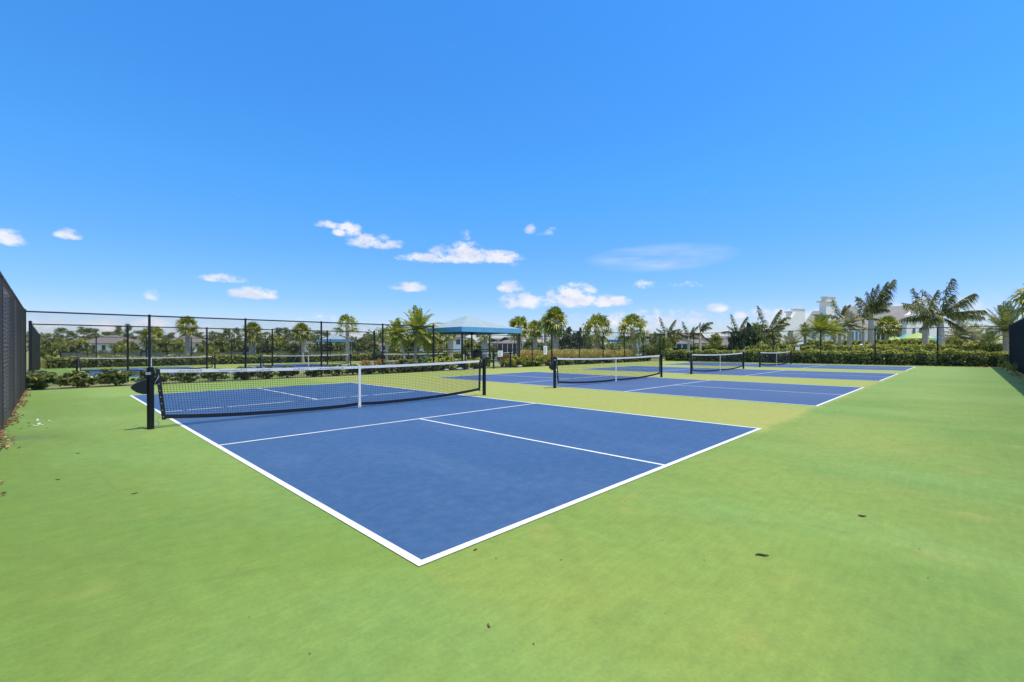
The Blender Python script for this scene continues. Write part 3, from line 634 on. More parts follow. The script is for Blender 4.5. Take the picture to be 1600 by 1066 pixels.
def boots_trunk(seed, h, r, lean=(0, 0), bulge=.0):
    rn = random.Random(seed); mb = MB(); pts = []; rr = []; k = 9
    for i in range(k+1):
        q = i/k; pts.append((lean[0]*q*q, lean[1]*q*q, h*q)); rr.append(r*(1.12-.18*q+.12*math.sin(q*3.1)*bulge+rn.uniform(-.04, .04)))
    mb.tube(pts, rr, 10)
    for j in range(int(h*16)):   # old leaf bases
        q = (j+.5)/(h*16)
        if q < .12: continue
        a = j*2.4; c = Vector((lean[0]*q*q, lean[1]*q*q, h*q)); o = Vector((math.cos(a), math.sin(a), 0)); b = c+o*r*.92; t = c+o*r*(1.30+.25*q)+Vector((0, 0, .12)); s_ = Vector((-math.sin(a), math.cos(a), 0))*r*.22
        mb.add([b-s_, b+s_, t+s_*.5, t-s_*.5, b-s_*.8+Vector((0, 0, .1)), b+s_*.8+Vector((0, 0, .1))], [(0, 1, 2, 3), (3, 2, 5, 4), (0, 3, 4), (1, 5, 2)])
    return mb
def braces(root, r, h, n=3, a0=.4, spread=.9):
    for i in range(n):
        a = a0+i*2*math.pi/n; MB().tube([(math.cos(a)*r*.9, math.sin(a)*r*.9, h), (math.cos(a)*spread, math.sin(a)*spread, 0)], .03, 5).build('brace', STAKE, root)
SABS = [sabal_crown(11, nl=40), sabal_crown(12, nl=32, low=-40, spread=1.15), sabal_crown(13, nl=48, low=-62, spread=.9), sabal_crown(14, nl=24, low=-25, spread=1.25)]
def zg(u, t): x, y = spot(u, t); return gz(x, y)
def sabal(u, t, vtop, hw, kind, label, tr=.17, brace=False, name='cabbage_palm', squash=1.0, lean=(0, 0), group='cabbage palms round the courts'):
    x, y = spot(u, t); z = gz(x, y); zt = height(u, vtop, t); rad = hw/FPX*t*1.05; hc = max(.6, zt-z-rad*.80*squash)
    r_ = empty(name, (x, y, z), 0); tag(r_, label, 'palm tree', group)
    boots_trunk(int(u), hc, tr, lean, .5).build('trunk', BARK, r_)
    c = link('crown', SABS[kind], r_, (lean[0], lean[1], hc), (u*.7) % 6.28, (rad, rad, rad*squash))
    if brace: braces(r_, tr, min(1.3, hc*.45))
    return r_
# ------------------------------------------------------------------ palms, left to right
sabal(238, 70, 508, 20, 0, 'dull cabbage palm left of the nearest fence post, beyond the farther courts', .2)
sabal(293, 45, 492, 18, 0, 'cabbage palm held by pale timber braces beyond the farther courts', .17, True)
sabal(394, 47, 501, 19, 2, 'full cabbage palm with a short stout trunk beyond the farther courts', .26, squash=1.05)
sabal(472, 46, 503, 18, 2, 'cabbage palm left of the small blue canopy with one brace', .19, True)
sabal(543, 45, 492, 19, 3, 'cabbage palm with sparse separated fans in front of the small blue canopy', .17)
sabal(604, 52, 511, 15, 1, 'small cabbage palm left of the clump palms', .15)
sabal(690, 62, 513, 18, 0, 'yellowing cabbage palm glimpsed under the left side of the large canopy', .2)
sabal(704, 58, 512, 12, 1, 'cabbage palm whose thick trunk shows under the large canopy', .3)
sabal(757, 55, 511, 14, 1, 'cabbage palm whose pinkish trunk shows under the middle of the large canopy', .3)
sabal(811, 42, 492, 22, 0, 'cabbage palm just right of the large canopy', .22)
sabal(836, 46, 499, 17, 2, 'lower bushy cabbage palm between the canopy and the tallest palm', .2)
sabal(852, 44, 494, 14, 1, 'slim pale trunked cabbage palm left of the tallest palm', .13)
sabal(867, 40, 477, 25, 2, 'tallest cabbage palm, full head above the fence corner post', .26, squash=1.1)
sabal(933, 42, 489, 26, 1, 'cabbage palm with one upright frond left of the small green roofed canopy', .24, True, squash=1.15)
sabal(988, 42, 489, 27, 1, 'cabbage palm hiding the right side of the green roofed canopy', .2, squash=1.1)
def feather(u, t, vtop, crown, rad, label, tr=.09, m=BARKG, name='feather_palm', lean=(0, 0), cs=1.0, brace=False, hfrac=.72, shaft=False, rot=0, group='feather palms round the courts', boots=False, vbase=None):
    x, y = spot(u, t); z = gz(x, y); zt = height(u, vtop, t); hc = (zt-z-rad*hfrac) if vbase is None else height(u, vbase, t)-z
    r_ = empty(name, (x, y, z), 0); tag(r_, label, 'palm tree', group)
    if boots: boots_trunk(int(u), hc, tr, lean, .6).build('trunk', BARK, r_)
    else:
        pts = []; rr = []
        for i in range(11): q = i/10; pts.append((lean[0]*q*q, lean[1]*q*q, hc*q*(.86 if shaft else 1))); rr.append(tr*(1.15-.3*q+.1*math.sin(q*3)))
        MB().tube(pts, rr, 10).build('trunk', m, r_, smooth=True)
        if shaft: MB().tube([(lean[0]*.75, lean[1]*.75, hc*.85), (lean[0], lean[1], hc*.95), (lean[0], lean[1], hc*1.02)], [tr*.9, tr*.8, tr*.4], 10).build('crownshaft', SHAFT, r_, smooth=True)
    link('crown', crown, r_, (lean[0], lean[1], hc), rot, rad)
    if brace: braces(r_, tr, hc*.5, spread=.8)
    return r_
AR = math.atan2(cR0[1], cR0[0])   # azimuth of the breeze
def fr(*l): return [(AR+R(a), R(e), L, d) for a, e, L, d in l]
rng0 = np.random.RandomState(77)
def ring(n, e0, e1, L=1, d=1): return [(i*2.39996, R(e0+(e1-e0)*i/(n-1))+rng0.normal()*.06, L*(.9+.2*rng0.rand()), d) for i in range(n)]
PH1 = feather_crown(21, YPHOEN, ring(44, 86, -40, 1, .85), .12, 18, .32, .026, .2, .35)
PH2 = feather_crown(22, PHOEN, ring(46, 86, -30, 1, .4), .05, 18, .22, .020, .35, .12)
PH3 = feather_crown(24, YPHOEN, ring(40, 84, -5, 1, .75), .15, 18, .32, .026, .2, .35)
SL1 = feather_crown(23, SILVER, ring(46, 84, -35, 1, .95), .25, 18, .28, .030, .2, .5)
RY_BIG = feather_crown(31, ROYAL, fr((172, 58, .85, .5), (176, 30, 1.0, .75), (150, 10, .85, .9), (2, 80, 1.08, .55), (4, 40, 1.15, .35), (-8, 16, 1.05, .5), (20, 60, .8, .7), (-40, 10, .8, .9), (60, 10, .6, .9), (-80, 20, .6, .9), (0, -25, .7, .6), (185, -15, .65, .8)), .22, 36, .27, .016, .15, .6, plume=1)
RY_UP = feather_crown(32, ROYAL, fr((176, 68, 1.0, .12), (6, 66, .95, .55), (10, 38, .85, .9), (174, 20, .75, 1.0), (-60, 30, .6, .9), (90, 25, .6, .9), (0, 2, .6, .9), (178, 45, .6, .8)), .20, 28, .26, .02, .1, .5, plume=1)
RY_WIND = feather_crown(33, ROYAL, fr((10, 82, .95, .7), (0, 60, 1.28, .0), (2, 68, 1.12, .25), (4, 52, .85, .7), (178, 78, .7, 1.5), (176, 60, .7, 1.5), (0, 28, .6, 1.2), (-40, 45, .6, 1), (40, 30, .6, 1), (180, 88, .8, .8)), .22, 34, .24, .018, .1, .8, plume=1)
RY_Y = feather_crown(34, ROYAL, fr((174, 66, 1.0, .1), (6, 60, .85, .6), (12, 34, .8, 1.0), (176, 25, .8, 1.4), (-50, 10, .6, 1), (70, 15, .6, 1), (4, 72, .7, .6)), .2, 26, .27, .024, .1, .5, plume=1)
RY_BENT = feather_crown(35, ROYAL, fr((20, 80, .7, .6), (6, 62, 1.15, 1.5), (160, 80, .7, .3), (4, 50, .9, 1.9), (0, -50, .6, .3), (0, 70, .9, 1.2)), .5, 24, .22, .024, .1, .8, plume=1)
RY_VEE = feather_crown(36, ROYAL, fr((177, 64, 1.0, .08), (8, 70, .98, .35), (176, 10, .5, 1.0), (0, -20, .5, .8), (60, 30, .5, .9), (-60, 30, .5, .9)), .18, 30, .26, .02, .1, .5, plume=1)
# clump palms in the planting between the two blocks of courts
feather(648, 26.5, 487, PH1, 1.35, 'largest arching clump palm left of the canopy, yellow green fronds', .075, m=BARKG, name='clump_palm', lean=(.10, -.15), hfrac=.82)
feather(634, 25.5, 506, PH1, .85, 'leaning clump palm with a pale slanting trunk', .06, m=BARKG, name='clump_palm', lean=(-.35, .35), hfrac=.7, rot=1.2)
feather(668, 29, 520, PH1, .8, 'low clump palm tucked behind the tall end post', .06, name='clump_palm', hfrac=.7, rot=2.2)
# young royal palms on the lawn beyond the corner
feather(1042, 60, 497, RY_UP, 2.6, 'young royal palm with a tall upright spear, leftmost on the lawn', .16, lean=(-.1, .1), shaft=True, hfrac=.9, name='royal_palm')
feather(1049, 66, 515, RY_Y, 2.0, 'short royal palm close behind the leftmost one on the lawn', .14, shaft=True, hfrac=.8, name='royal_palm')
feather(1055, 62, 513, RY_Y, 1.8, 'thin royal palm behind the black bench', .10, hfrac=.8, name='royal_palm')
feather(1076, 60, 506, RY_Y, 2.3, 'royal palm with two fronds forming a vee, right of the bench', .13, shaft=False, hfrac=.8, name='royal_palm')
feather(1094, 60, 502, RY_BENT, 2.0, 'royal palm with fronds bent over to the right', .13, shaft=True, hfrac=.75, name='royal_palm')
feather(1152, 48, 492, RY_UP, 2.2, 'royal palm rising from the dark bush', .14, hfrac=.9, name='royal_palm')
feather(1198, 50, 479, RY_UP, 3.2, 'royal palm with spread upright fronds above the green thicket', .16, hfrac=.92, name='royal_palm')
feather(1213, 52, 494, RY_BENT, 2.0, 'royal palm drooping over the clubhouse corner roof', .14, hfrac=.75, name='royal_palm')
feather(1234, 44, 519, SL1, 1.5, 'silvery low palm in front of the white gable', .13, name='date_palm', boots=True, hfrac=.95)
feather(1258, 46, 506, PH2, 1.2, 'dark feather palm left of the yellow green palm', .12, hfrac=.95, boots=True, name='date_palm')
feather(1283, 43, 493, PH3, 1.65, 'wide yellow green palm with braced pale trunks before the clubhouse', .10, name='date_palm', hfrac=.95, brace=True)
feather(1304, 47, 503, PH3, 1.3, 'yellowing palm beside the tall post, before the blue windows', .13, name='date_palm', boots=True, hfrac=.95, rot=2)
feather(1312, 52, 466, RY_Y, 2.3, 'royal palm with a broken folded spear beside the chimney', .16, lean=(.0, 0), hfrac=.98, name='royal_palm')
feather(1327, 50, 488, SL1, 1.5, 'drooping grey green palm right of the chimney', .2, name='date_palm', hfrac=.95)
feather(1349, 52, 470, RY_Y, 2.6, 'slim royal palm left of the windblown one', .15, shaft=True, hfrac=.8, name='royal_palm', rot=.4)
feather(1361, 50, 444, RY_WIND, 3.45, 'windblown royal palm with fronds swept right before the grey roof', .26, shaft=True, hfrac=.92, name='royal_palm')
feather(1386, 56, 492, SABS[0], 1.6, 'small round headed palm before the grey roof', .16, name='fan_palm', hfrac=.8, group='cabbage palms round the courts')
feather(1446, 47, 450, RY_VEE, 3.3, 'left of the two great royal palms, two fronds upright', .26, shaft=True, hfrac=.92, name='royal_palm', vbase=498)
feather(1470, 44, 432, RY_BIG, 3.6, 'tallest royal palm with broad spreading fronds and yellow crownshaft', .27, shaft=True, hfrac=.97, name='royal_palm', vbase=495)
feather(1500, 52, 503, SL1, 2.0, 'silvery drooping palm right of the tallest royal palm', .2, name='date_palm', boots=True, hfrac=.9)
feather(1524, 56, 509, SL1, 2.0, 'silvery palm over the turquoise umbrella', .2, name='date_palm', boots=True, hfrac=.9, rot=1)
feather(1573, 36, 472, PH2, 2.15, 'stiff fronded date palm standing by the right fence end', .22, name='date_palm', boots=True, hfrac=.9, vbase=517)
feather(1547, 50, 515, PH2, 1.5, 'dark low date palm left of the fence end', .2, name='date_palm', boots=True, hfrac=.9)
feather(1634, 30, 442, SABS[1], 1.9, 'palm leaning in from the right edge with an orange frond tip', .2, name='fan_palm', hfrac=.5, group='cabbage palms round the courts')
x, y = spot(1583, 34.5); o = MB().tube([(0, 0, 0), (-.05, .1, 1.9)], .04, 6).build('prop_pole', STAKE, None, (x, y, gz(x, y))); 
o.data.materials[0] = SIGNW; tag(o, 'white pole propping the date palm by the right fence end', 'pole')

# ------------------------------------------------------------------ hedges
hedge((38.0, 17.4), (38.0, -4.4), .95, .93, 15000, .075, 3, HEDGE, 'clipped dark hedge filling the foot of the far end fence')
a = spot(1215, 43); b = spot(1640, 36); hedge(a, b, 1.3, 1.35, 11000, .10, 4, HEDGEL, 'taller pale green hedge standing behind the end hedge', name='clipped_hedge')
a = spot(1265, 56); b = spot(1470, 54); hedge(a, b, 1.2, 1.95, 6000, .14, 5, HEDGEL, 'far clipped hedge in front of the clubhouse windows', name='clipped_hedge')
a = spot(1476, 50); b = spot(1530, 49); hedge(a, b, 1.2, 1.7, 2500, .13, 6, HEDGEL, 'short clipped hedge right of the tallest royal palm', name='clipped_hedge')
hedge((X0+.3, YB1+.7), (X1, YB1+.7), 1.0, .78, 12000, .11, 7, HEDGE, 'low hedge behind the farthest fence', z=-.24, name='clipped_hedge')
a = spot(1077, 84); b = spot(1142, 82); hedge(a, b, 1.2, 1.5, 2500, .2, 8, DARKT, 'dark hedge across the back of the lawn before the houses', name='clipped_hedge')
# ------------------------------------------------------------------ low shrubs behind the left part of the back fence
def ordn(i): return ('first', 'second', 'third', 'fourth', 'fifth', 'sixth', 'seventh', 'eighth', 'ninth', 'tenth', 'eleventh', 'twelfth', 'thirteenth', 'fourteenth', 'fifteenth', 'sixteenth', 'seventeenth', 'eighteenth', 'nineteenth', 'twentieth', 'twenty-first', 'twenty-second', 'twenty-third', 'twenty-fourth', 'twenty-fifth', 'twenty-sixth', 'twenty-seventh', 'twenty-eighth', 'twenty-ninth', 'thirtieth')[i]
SHR = [crown_mesh('foliage', SHRUB, .42, .27, 46, 34, .065, 40+i, 0, -.1, .26) for i in range(3)]
stem = MB()
for i in range(9):
    a = i*.7; stem.tube([(0, 0, 0), (.12*math.cos(a), .12*math.sin(a), .22), (.28*math.cos(a), .28*math.sin(a), .42)], [.012, .009, .005], 4, False)
STM = stem.mesh('stems', BARKT)
rn = random.Random(5); xs = []
x = -1.75
for i in range(16):
    xs.append(x); x += rn.uniform(.78, 1.0)
for i, x in enumerate(xs):
    r_ = empty('low_shrub', (x, 18.15+rn.uniform(-.15, .2), -.03)); tag(r_, ordn(i)+' low glossy shrub from the left corner, behind the back fence', 'shrub', 'low shrubs behind the back fence')
    s = rn.uniform(.85, 1.12)*(1.25 if i in (0, 2, 3) else 1); link('foliage', SHR[i % 3], r_, (0, 0, .02), rn.uniform(0, 6), (s*1.1, s*1.1, s)); link('stems', STM, r_)
# ------------------------------------------------------------------ ornamental grasses
def grass_mesh(seed, n, h, spread, m, w=.012, nseg=4, z0=0, bias=0):
    rng = np.random.RandomState(seed); V = []; F = []
    for i in range(n):
        a = rng.rand()*6.28; s = spread*rng.rand()**.7; hh = h*(.6+.5*rng.rand()); b0 = np.array([math.cos(a)*s*.25, math.sin(a)*s*.25, z0]); out_ = np.array([math.cos(a), math.sin(a), 0]); sd_ = np.array([-math.sin(a), math.cos(a), 0]); b = len(V)
        for k in range(nseg+1):
            q = k/nseg; p = b0+out_*s*q*q+np.array([0, 0, hh*(q-.28*q*q*s/spread)]); ww = w*(1-q*.85); V += [p-sd_*ww, p+sd_*ww]
            if k < nseg: F.append((b+2*k, b+2*k+1, b+2*k+3, b+2*k+2))
    return npmesh('blades', V, F, m)
def plume_mesh(seed, n, h, spread, m):
    rng = np.random.RandomState(seed); V = []; F = []
    for i in range(n):
        a = rng.rand()*6.28; s = spread*rng.rand()**.7; hh = h*(.75+.35*rng.rand()); out_ = np.array([math.cos(a), math.sin(a), 0]); top = out_*s+np.array([0, 0, hh]); d = out_*.35+np.array([0, 0, .9]); d /= np.linalg.norm(d)
        for k in range(5):
            c = top-d*(.05*k); sd_ = rng.normal(size=3)*.028; up = d*.05; b = len(V); V += [c-up, c+sd_, c+up, c-sd_]; F.append((b, b+1, b+2, b+3))
    return npmesh('plumes', V, F, m)
GB = [grass_mesh(50+i, 170, .78, .45, BLADE) for i in range(2)]; GP = [plume_mesh(60+i, 120, .95, .45, PLUME) for i in range(2)]; GR_ = [plume_mesh(63+i, 90, .85, .45, RUST) for i in range(2)]
gl = []
for x in np.arange(9.6, 12.6, .85): gl.append((x, 19.1+rn.uniform(-.3, .4), .72, 1, 'left of the tall end post'))
for x in np.arange(18.6, 22.2, .75): gl.append((x, 18.7+rn.uniform(-.2, .3), .85, 1, 'behind the low fence right of the gate'))
for x in np.arange(22.4, 36.5, .95): gl.append((x, 19.0+rn.uniform(-.2, .3), 1.0, 0, 'behind the tall fence right of the gate'))
for x in np.arange(23.0, 36.5, 1.2): gl.append((x, 20.6+rn.uniform(-.2, .3), 1.12, 0, 'in the back row behind the tall fence'))
cnt = {}
for (x, y, s, ru, where) in gl:
    i = cnt.get(where, 0); cnt[where] = i+1
    r_ = empty('grass_clump', (x, y, gz(x, y))); tag(r_, '%s %s grass clump %s' % (ordn(i), 'rust tipped' if ru else 'tan plumed', where), 'ornamental grass', 'ornamental grasses along the back fence')
    a = rn.uniform(0, 6); link('blades', GB[i % 2], r_, (0, 0, 0), a, s*rn.uniform(.9, 1.1)); link('plumes', (GR_ if ru else GP)[i % 2], r_, (0, 0, 0), a, s*rn.uniform(.9, 1.1))
# green shrubs in the low middle section and right of the gate
MID = [crown_mesh('foliage', m_, .5, .38, 50, 36, .07, 70+i, 0, -.1, .26) for i, m_ in enumerate((YPHOEN, SHRUB, HEDGEL))]
for i, (x, y, s, k, lab) in enumerate([(11.3, 18.2, 1.0, 1, 'dull green shrub two plants left of the tall end post'), (12.2, 18.3, 1.0, 1, 'dull green shrub at the foot of the tall end post'), (13.3, 18.5, 1.1, 0, 'bright yellow green shrub right of the tall end post'), (14.2, 18.6, 1.2, 0, 'bright yellow green shrub before the canopy front post'),
        (15.3, 18.4, .9, 2, 'small shrub behind the low fence left of the gate'), (16.2, 18.5, 1.0, 2, 'shrub seen just left of the gate post'), (17.4, 19.0, 1.0, 2, 'shrub showing through the gate'), (18.8, 18.1, .9, 2, 'first green shrub right of the gate'), (19.6, 18.1, 1.0, 0, 'second green shrub right of the gate'), (20.5, 18.1, 1.05, 0, 'third green shrub right of the gate'), (21.4, 18.15, 1.05, 0, 'green shrub below the tall white notice'), (22.6, 18.1, .8, 1, 'first low shrub right of the fence corner post')]):
    r_ = empty('round_shrub', (x, y, gz(x, y))); tag(r_, lab, 'shrub', 'shrubs by the low middle fence'); link('foliage', MID[k], r_, (0, 0, 0), i*1.3, s); link('stems', STM, r_, (0, 0, 0), 0, s*1.2)
for i, x in enumerate(np.arange(23.5, 37, 1.05)):
    r_ = empty('round_shrub', (x, 18.15, -.03)); tag(r_, ordn(i)+' dark low shrub along the tall fence right of the corner post', 'shrub', 'dark shrubs along the right part of the back fence'); link('foliage', SHR[i % 3], r_, (0, 0, 0), i*1.7, 1.15); link('stems', STM, r_)

# ------------------------------------------------------------------ shade canopies
def canopy(x0, y0, w, z, ze, apex, label, rz=0, val=.28, top=TURQ, vm=BLUEC, small=False):
    c = empty('shade_canopy', (x0+w/2, y0+w/2, z), rz); tag(c, label, 'canopy', 'blue fabric shade canopies'); h = w/2
    for sx in (-1, 1):
        for sy in (-1, 1): MB().lathe([(.09, 0), (.09, .02), (.055, .03), (.055, ze-.06)], 10, (sx*(h-.12), sy*(h-.12))).build('canopy_post', BLACK, c)
    mb = MB(); n = 10; V = []; F = []   # hipped roof skin with a slight sag
    for j in range(n+1):
        q = j/n; s = h*(1-q); zz = ze+(apex-ze)*(q-.10*math.sin(math.pi*q))
        V += [(-s, -s, zz), (s, -s, zz), (s, s, zz), (-s, s, zz)]
    for j in range(n):
        for k in range(4): a = j*4+k; b = j*4+(k+1) % 4; F.append((a, b, b+4, a+4))
    V2 = [(a, b, c_-.012) for a, b, c_ in V]; o = len(V); F2 = [tuple(o+i for i in f[::-1]) for f in F]
    mb.add(V, F).build('roof_fabric', top, c); MB().add(V2, [tuple(i-o for i in f) for f in F2]).build('roof_underside', NAVY, c)  # underside skin in a separate dark navy colour
    mb = MB(); t = .012; e = h+.01
    mb.box(-e, e, -e-t, -e, ze-val, ze+.005); mb.box(-e, e, e, e+t, ze-val, ze+.005); mb.box(-e-t, -e, -e-t, e+t, ze-val, ze+.004); mb.box(e, e+t, -e-t, e+t, ze-val, ze+.004)
    mb.build('valance', vm, c)
    mb = MB(); k = h-.12
    for a, b in (((-k, -k), (k, -k)), ((k, -k), (k, k)), ((k, k), (-k, k)), ((-k, k), (-k, -k))): mb.tube([(*a, ze-.1), (*b, ze-.1)], .035, 6)
    for a in ((-k, -k), (k, -k), (k, k), (-k, k)): mb.tube([(*a, ze-.08), (0, 0, apex-.14)], .03, 6)
    mb.build('roof_frame', BLACK, c); return c
canopy(14.87, 18.0, 4.9, -.1, 2.52, 3.42, 'large blue and aqua fabric canopy between the two blocks of courts')
xb_, yb_ = spot(523, 66); canopy(xb_-2.4, yb_-2.4, 4.8, -.22, 2.6, 3.5, 'small far blue canopy seen through the left fence', rz=R(-22))
xb_, yb_ = spot(968, 70); canopy(xb_-2.5, yb_-2.5, 5.0, -.2, 2.55, 3.5, 'far aqua roofed canopy between two cabbage palms', rz=R(15))

# ------------------------------------------------------------------ small furniture
t_ = empty('litter_bin', (16.55, 18.6, -.03)); tag(t_, 'dark grey litter bin behind the low fence left of the gate', 'bin')
MB().lathe([(.24, 0), (.26, .02), (.29, .95), (.30, .97)], 16).build('bin_body', plain('dark_green_plastic', (.012, .02, .02), .5), t_); MB().lathe([(.31, .965), (.31, 1.02), (.22, 1.1), (.05, 1.13)], 16).build('lid', BLACK, t_)
x, y = spot(664, 31); t_ = empty('ball_drum', (x, y, gz(x, y))); tag(t_, 'round green bin standing left of the tall end post', 'bin')
gm = plain('green_plastic', (.012, .13, .085), .45)
MB().lathe([(.20, .25), (.30, .33), (.33, .62), (.30, .80), (.20, .88)], 16).build('bin_body', gm, t_); MB().lathe([(.04, 0), (.04, .26)], 8).build('stand', BLACK, t_)
x, y = spot(1063, 41.5); b_ = empty('park_bench', (x, y, gz(x, y)), AR); tag(b_, 'black metal bench on the lawn behind the hedge', 'bench')
MB().box(-.75, .75, -.22, .22, .42, .46).build('seat', BLACK, b_); MB().box(-.75, .75, .2, .24, .55, .85).build('backrest', BLACK, b_)
for sx in (-.65, .65): MB().box(sx-.04, sx+.04, -.2, .22, 0, .42).build('leg', BLACK, b_)
b_.scale = (.8, 1, 1.4)
x, y = spot(1345, 41); l_ = empty('bollard_light', (x, y, -.03)); tag(l_, 'short dark bollard light above the end hedge', 'bollard light')
MB().lathe([(.07, 0), (.07, 1.2)], 12).build('post', POWDER, l_); MB().lathe([(.15, 1.2), (.17, 1.24), (.17, 1.42), (.10, 1.50)], 14).build('lamp_head', STEEL, l_)
def sign(u, v0, v1, t, w, lab, text=True):
    x, y = spot(u, t); z = gz(x, y); a = height(u, v1, t)-z; b = height(u, v0, t)-z
    r_ = empty('small_sign', (x, y, z), AR); tag(r_, lab, 'sign'); MB().box(-w/2, w/2, -.01, .01, a, b).build('sign_panel', SIGNW, r_)
    for s in (-1, 1): MB().box(s*w*.62-.02, s*w*.62+.02, -.02, .02, 0, b+.03).build('post', BLACK, r_)
sign(1246, 542, 549, 42, .42, 'white square sign on dark posts below the silvery palm')
# white stones at the foot of the low fence
STN = plain('pale_stone', (.55, .53, .48), .9, .12, 10)
for i, (x, s, lab) in enumerate([(13.6, .16, 'leftmost pale stone at the foot of the low fence'), (14.5, .22, 'widest pale stone at the foot of the low fence'), (15.3, .15, 'small pale stone midway along the low fence'), (19.3, .2, 'pale stone right of the gate landing')]):
    rg = np.random.RandomState(i); V = []; F = []
    for j in range(6):
        for k in range(10): q = math.pi*j/5; r_ = 1+.15*rg.rand(); V.append((s*r_*math.sin(q)*math.cos(k*.628), s*.7*r_*math.sin(q)*math.sin(k*.628), s*.5*(math.cos(q)*.9+.7)))
    for j in range(5):
        for k in range(10): F.append((j*10+k, j*10+(k+1) % 10, j*10+10+(k+1) % 10, j*10+10+k))
    tag(MB().add(V, F).build('stone', STN, None, (x, 17.75, -.03), smooth=True), lab, 'stone', 'pale stones by the low fence')

# ------------------------------------------------------------------ litter
TW = plain('dry_twig', (.11, .08, .05), .9, .4, 40); LF = plain('dry_leaf', (.16, .10, .05), .9, .4, 40)
def twig(x, y, L, a, seed, lab, m=TW, r=.006):
    rn = random.Random(seed); pts = []
    for i in range(6): q = i/5; pts.append((L*(q-.5), rn.uniform(-.004, .004), r+.001))
    mb = MB().tube(pts, [r*.6, r, r*1.1, r, r*.9, r*.4], 6); mb.tube([(L*.1, 0, r), (L*.25, .008, r*1.6)], [r*.5, r*.2], 4); tag(mb.build('twig', m, None, (x, y, .001), a), lab, 'twig', 'twigs dropped on the green surface')
twig(1.50, -1.33, .072, AR-.25, 1, 'darker and nearer twig on the right foreground green')
twig(2.69, -1.65, .05, AR-.3, 2, 'smaller twig farther back on the right foreground green')
def inv(u, v):
    d = cF+cR*(u-800)/FPX+cU*(V0-v)/FPX; t = -CAM[2]/d[2]; p = CAM+d*t; return float(p[0]), float(p[1])
for i, (u, v, L, lab) in enumerate([(743, 860, .03, 'tiny upright leaf speck between the near corner and the right twig'), (764, 979, .03, 'dark speck low in the middle foreground'), (90, 750, .05, 'dark leaf bit at left near the slatted fence'), (210, 772, .05, 'dark leaf bit left of the near sideline'), (30, 700, .10, 'longer twig beside the grey patch at left'), (122, 709, .05, 'brown leaf bit beyond the grey patch')]):
    x, y = inv(u, v); twig(x, y, L, i*1.1, 10+i, lab, LF if i % 2 else TW, .004)
def litter(name, pts, size, m, lab, seed, flat=True):
    rng = np.random.RandomState(seed); P = np.array(pts); V, F = leaves(P, size, rng, 1.6, 0, np.tile(np.array([0, 0, 1.]), (len(P), 1)), .35); tag(link(name, npmesh(name, V, F, m)), lab, kind='stuff')
rg = np.random.RandomState(9); pts = []
for i in range(45):
    u, v = rg.rand()*1600, 660+rg.rand()**1.6*380; x, y = inv(u, v)
    k = math.floor(x/PITCH)
    pts.append((x, y, .005))
litter('leaf_specks', pts, .007, plain('speck_brown', (.09, .08, .03), .9, .5, 50), 'tiny leaf specks scattered over the court surface', 4)
pts = [(X0+.02+abs(rg.normal())*.05*(1+.7*math.sin(y*2.1)), y, .008+rg.rand()*.015) for y in rg.rand(2400)*21-3.5]
litter('leaf_litter', pts, .028, leafmat('leaf_litter_mix', [(.1, (.05, .035, .025)), (.5, (.14, .10, .065)), (.8, (.26, .20, .14)), (.95, (.5, .46, .40))], .9, .1, .1), 'brown leaf litter and pale chips along the foot of the left fence', 5)
pts = [(X0+.2+rg.rand()*.35, 7.9+rg.rand()*1.5, .015) for i in range(14)]
litter('pale_chips', pts, .035, plain('pale_chip', (.62, .60, .55), .9, .15, 20), 'pale chips lying beside the grey patch at left', 6)
pts = [(X1-.1-abs(rg.normal())*.12, y, .012+rg.rand()*.02) for y in rg.rand(900)*21-3.5]+[(x, Y0+.08+abs(rg.normal())*.12, .012+rg.rand()*.03) for x in 5+rg.rand(2600)*32]
litter('leaf_litter', pts, .05, leafmat('leaf_litter_mix_b', [(.1, (.10, .07, .03)), (.5, (.30, .22, .10)), (.95, (.55, .48, .28))], .9, .1, .1), 'dry leaf litter along the far end and right fences', 7)
wg = grass_mesh(81, 60, .42, .25, BLADE, .008)
for i, x in enumerate((33.2, 34.6, 35.4, 36.2, 36.9, 30.5)):
    tag(link('weed_tuft', wg, None, (x, Y0+.18, 0), i*1.1, (1, 1, .8+.1*i)), ('third', 'fourth', 'fifth', 'sixth', 'last', 'nearest')[i]+' weedy tuft along the foot of the right fence toward its far end', 'weed', 'weedy tufts at the right fence')

# ------------------------------------------------------------------ trees and thickets
def tree(u, t, vtop, hw, crown, label, vbase=None, name='broadleaf_tree', tr=.12, cat='tree', group='trees beyond the courts', trm=BARKT):
    x, y = spot(u, t); z = gz(x, y); zt = height(u, vtop, t); zb = z if vbase is None else height(u, vbase, t); rad = hw/FPX*t
    r_ = empty(name, (x, y, z)); tag(r_, label, cat, group)
    ch = zt-zb; link('crown', crown, r_, (0, 0, zb-z), (u*1.3) % 6.28, (rad, rad, ch))
    h = (zb-z)+ch*.75; mb = MB(); mb.tube([(0, 0, -.1), (.03*h, 0, h*.5), (0, .04*h, h)], [tr, tr*.7, tr*.25], 7)
    for k in range(5):
        a = k*1.4; q = .35+.12*k; mb.tube([(.03*h*q*2, 0, h*q), (math.cos(a)*rad*.55, math.sin(a)*rad*.55, h*(q+.25))], [tr*.45, tr*.12], 5, False)
    mb.build('trunk', trm, r_); return r_
CR = {}
for k, m_ in (('g', TREEG), ('l', TREEL), ('d', DARKT), ('s', SHRUB)):
    CR[k] = [crown_mesh('crown', m_, 1, .5, 34, 46, .11, 100+i+ord(k), 0, .3, .26) for i in range(2)]
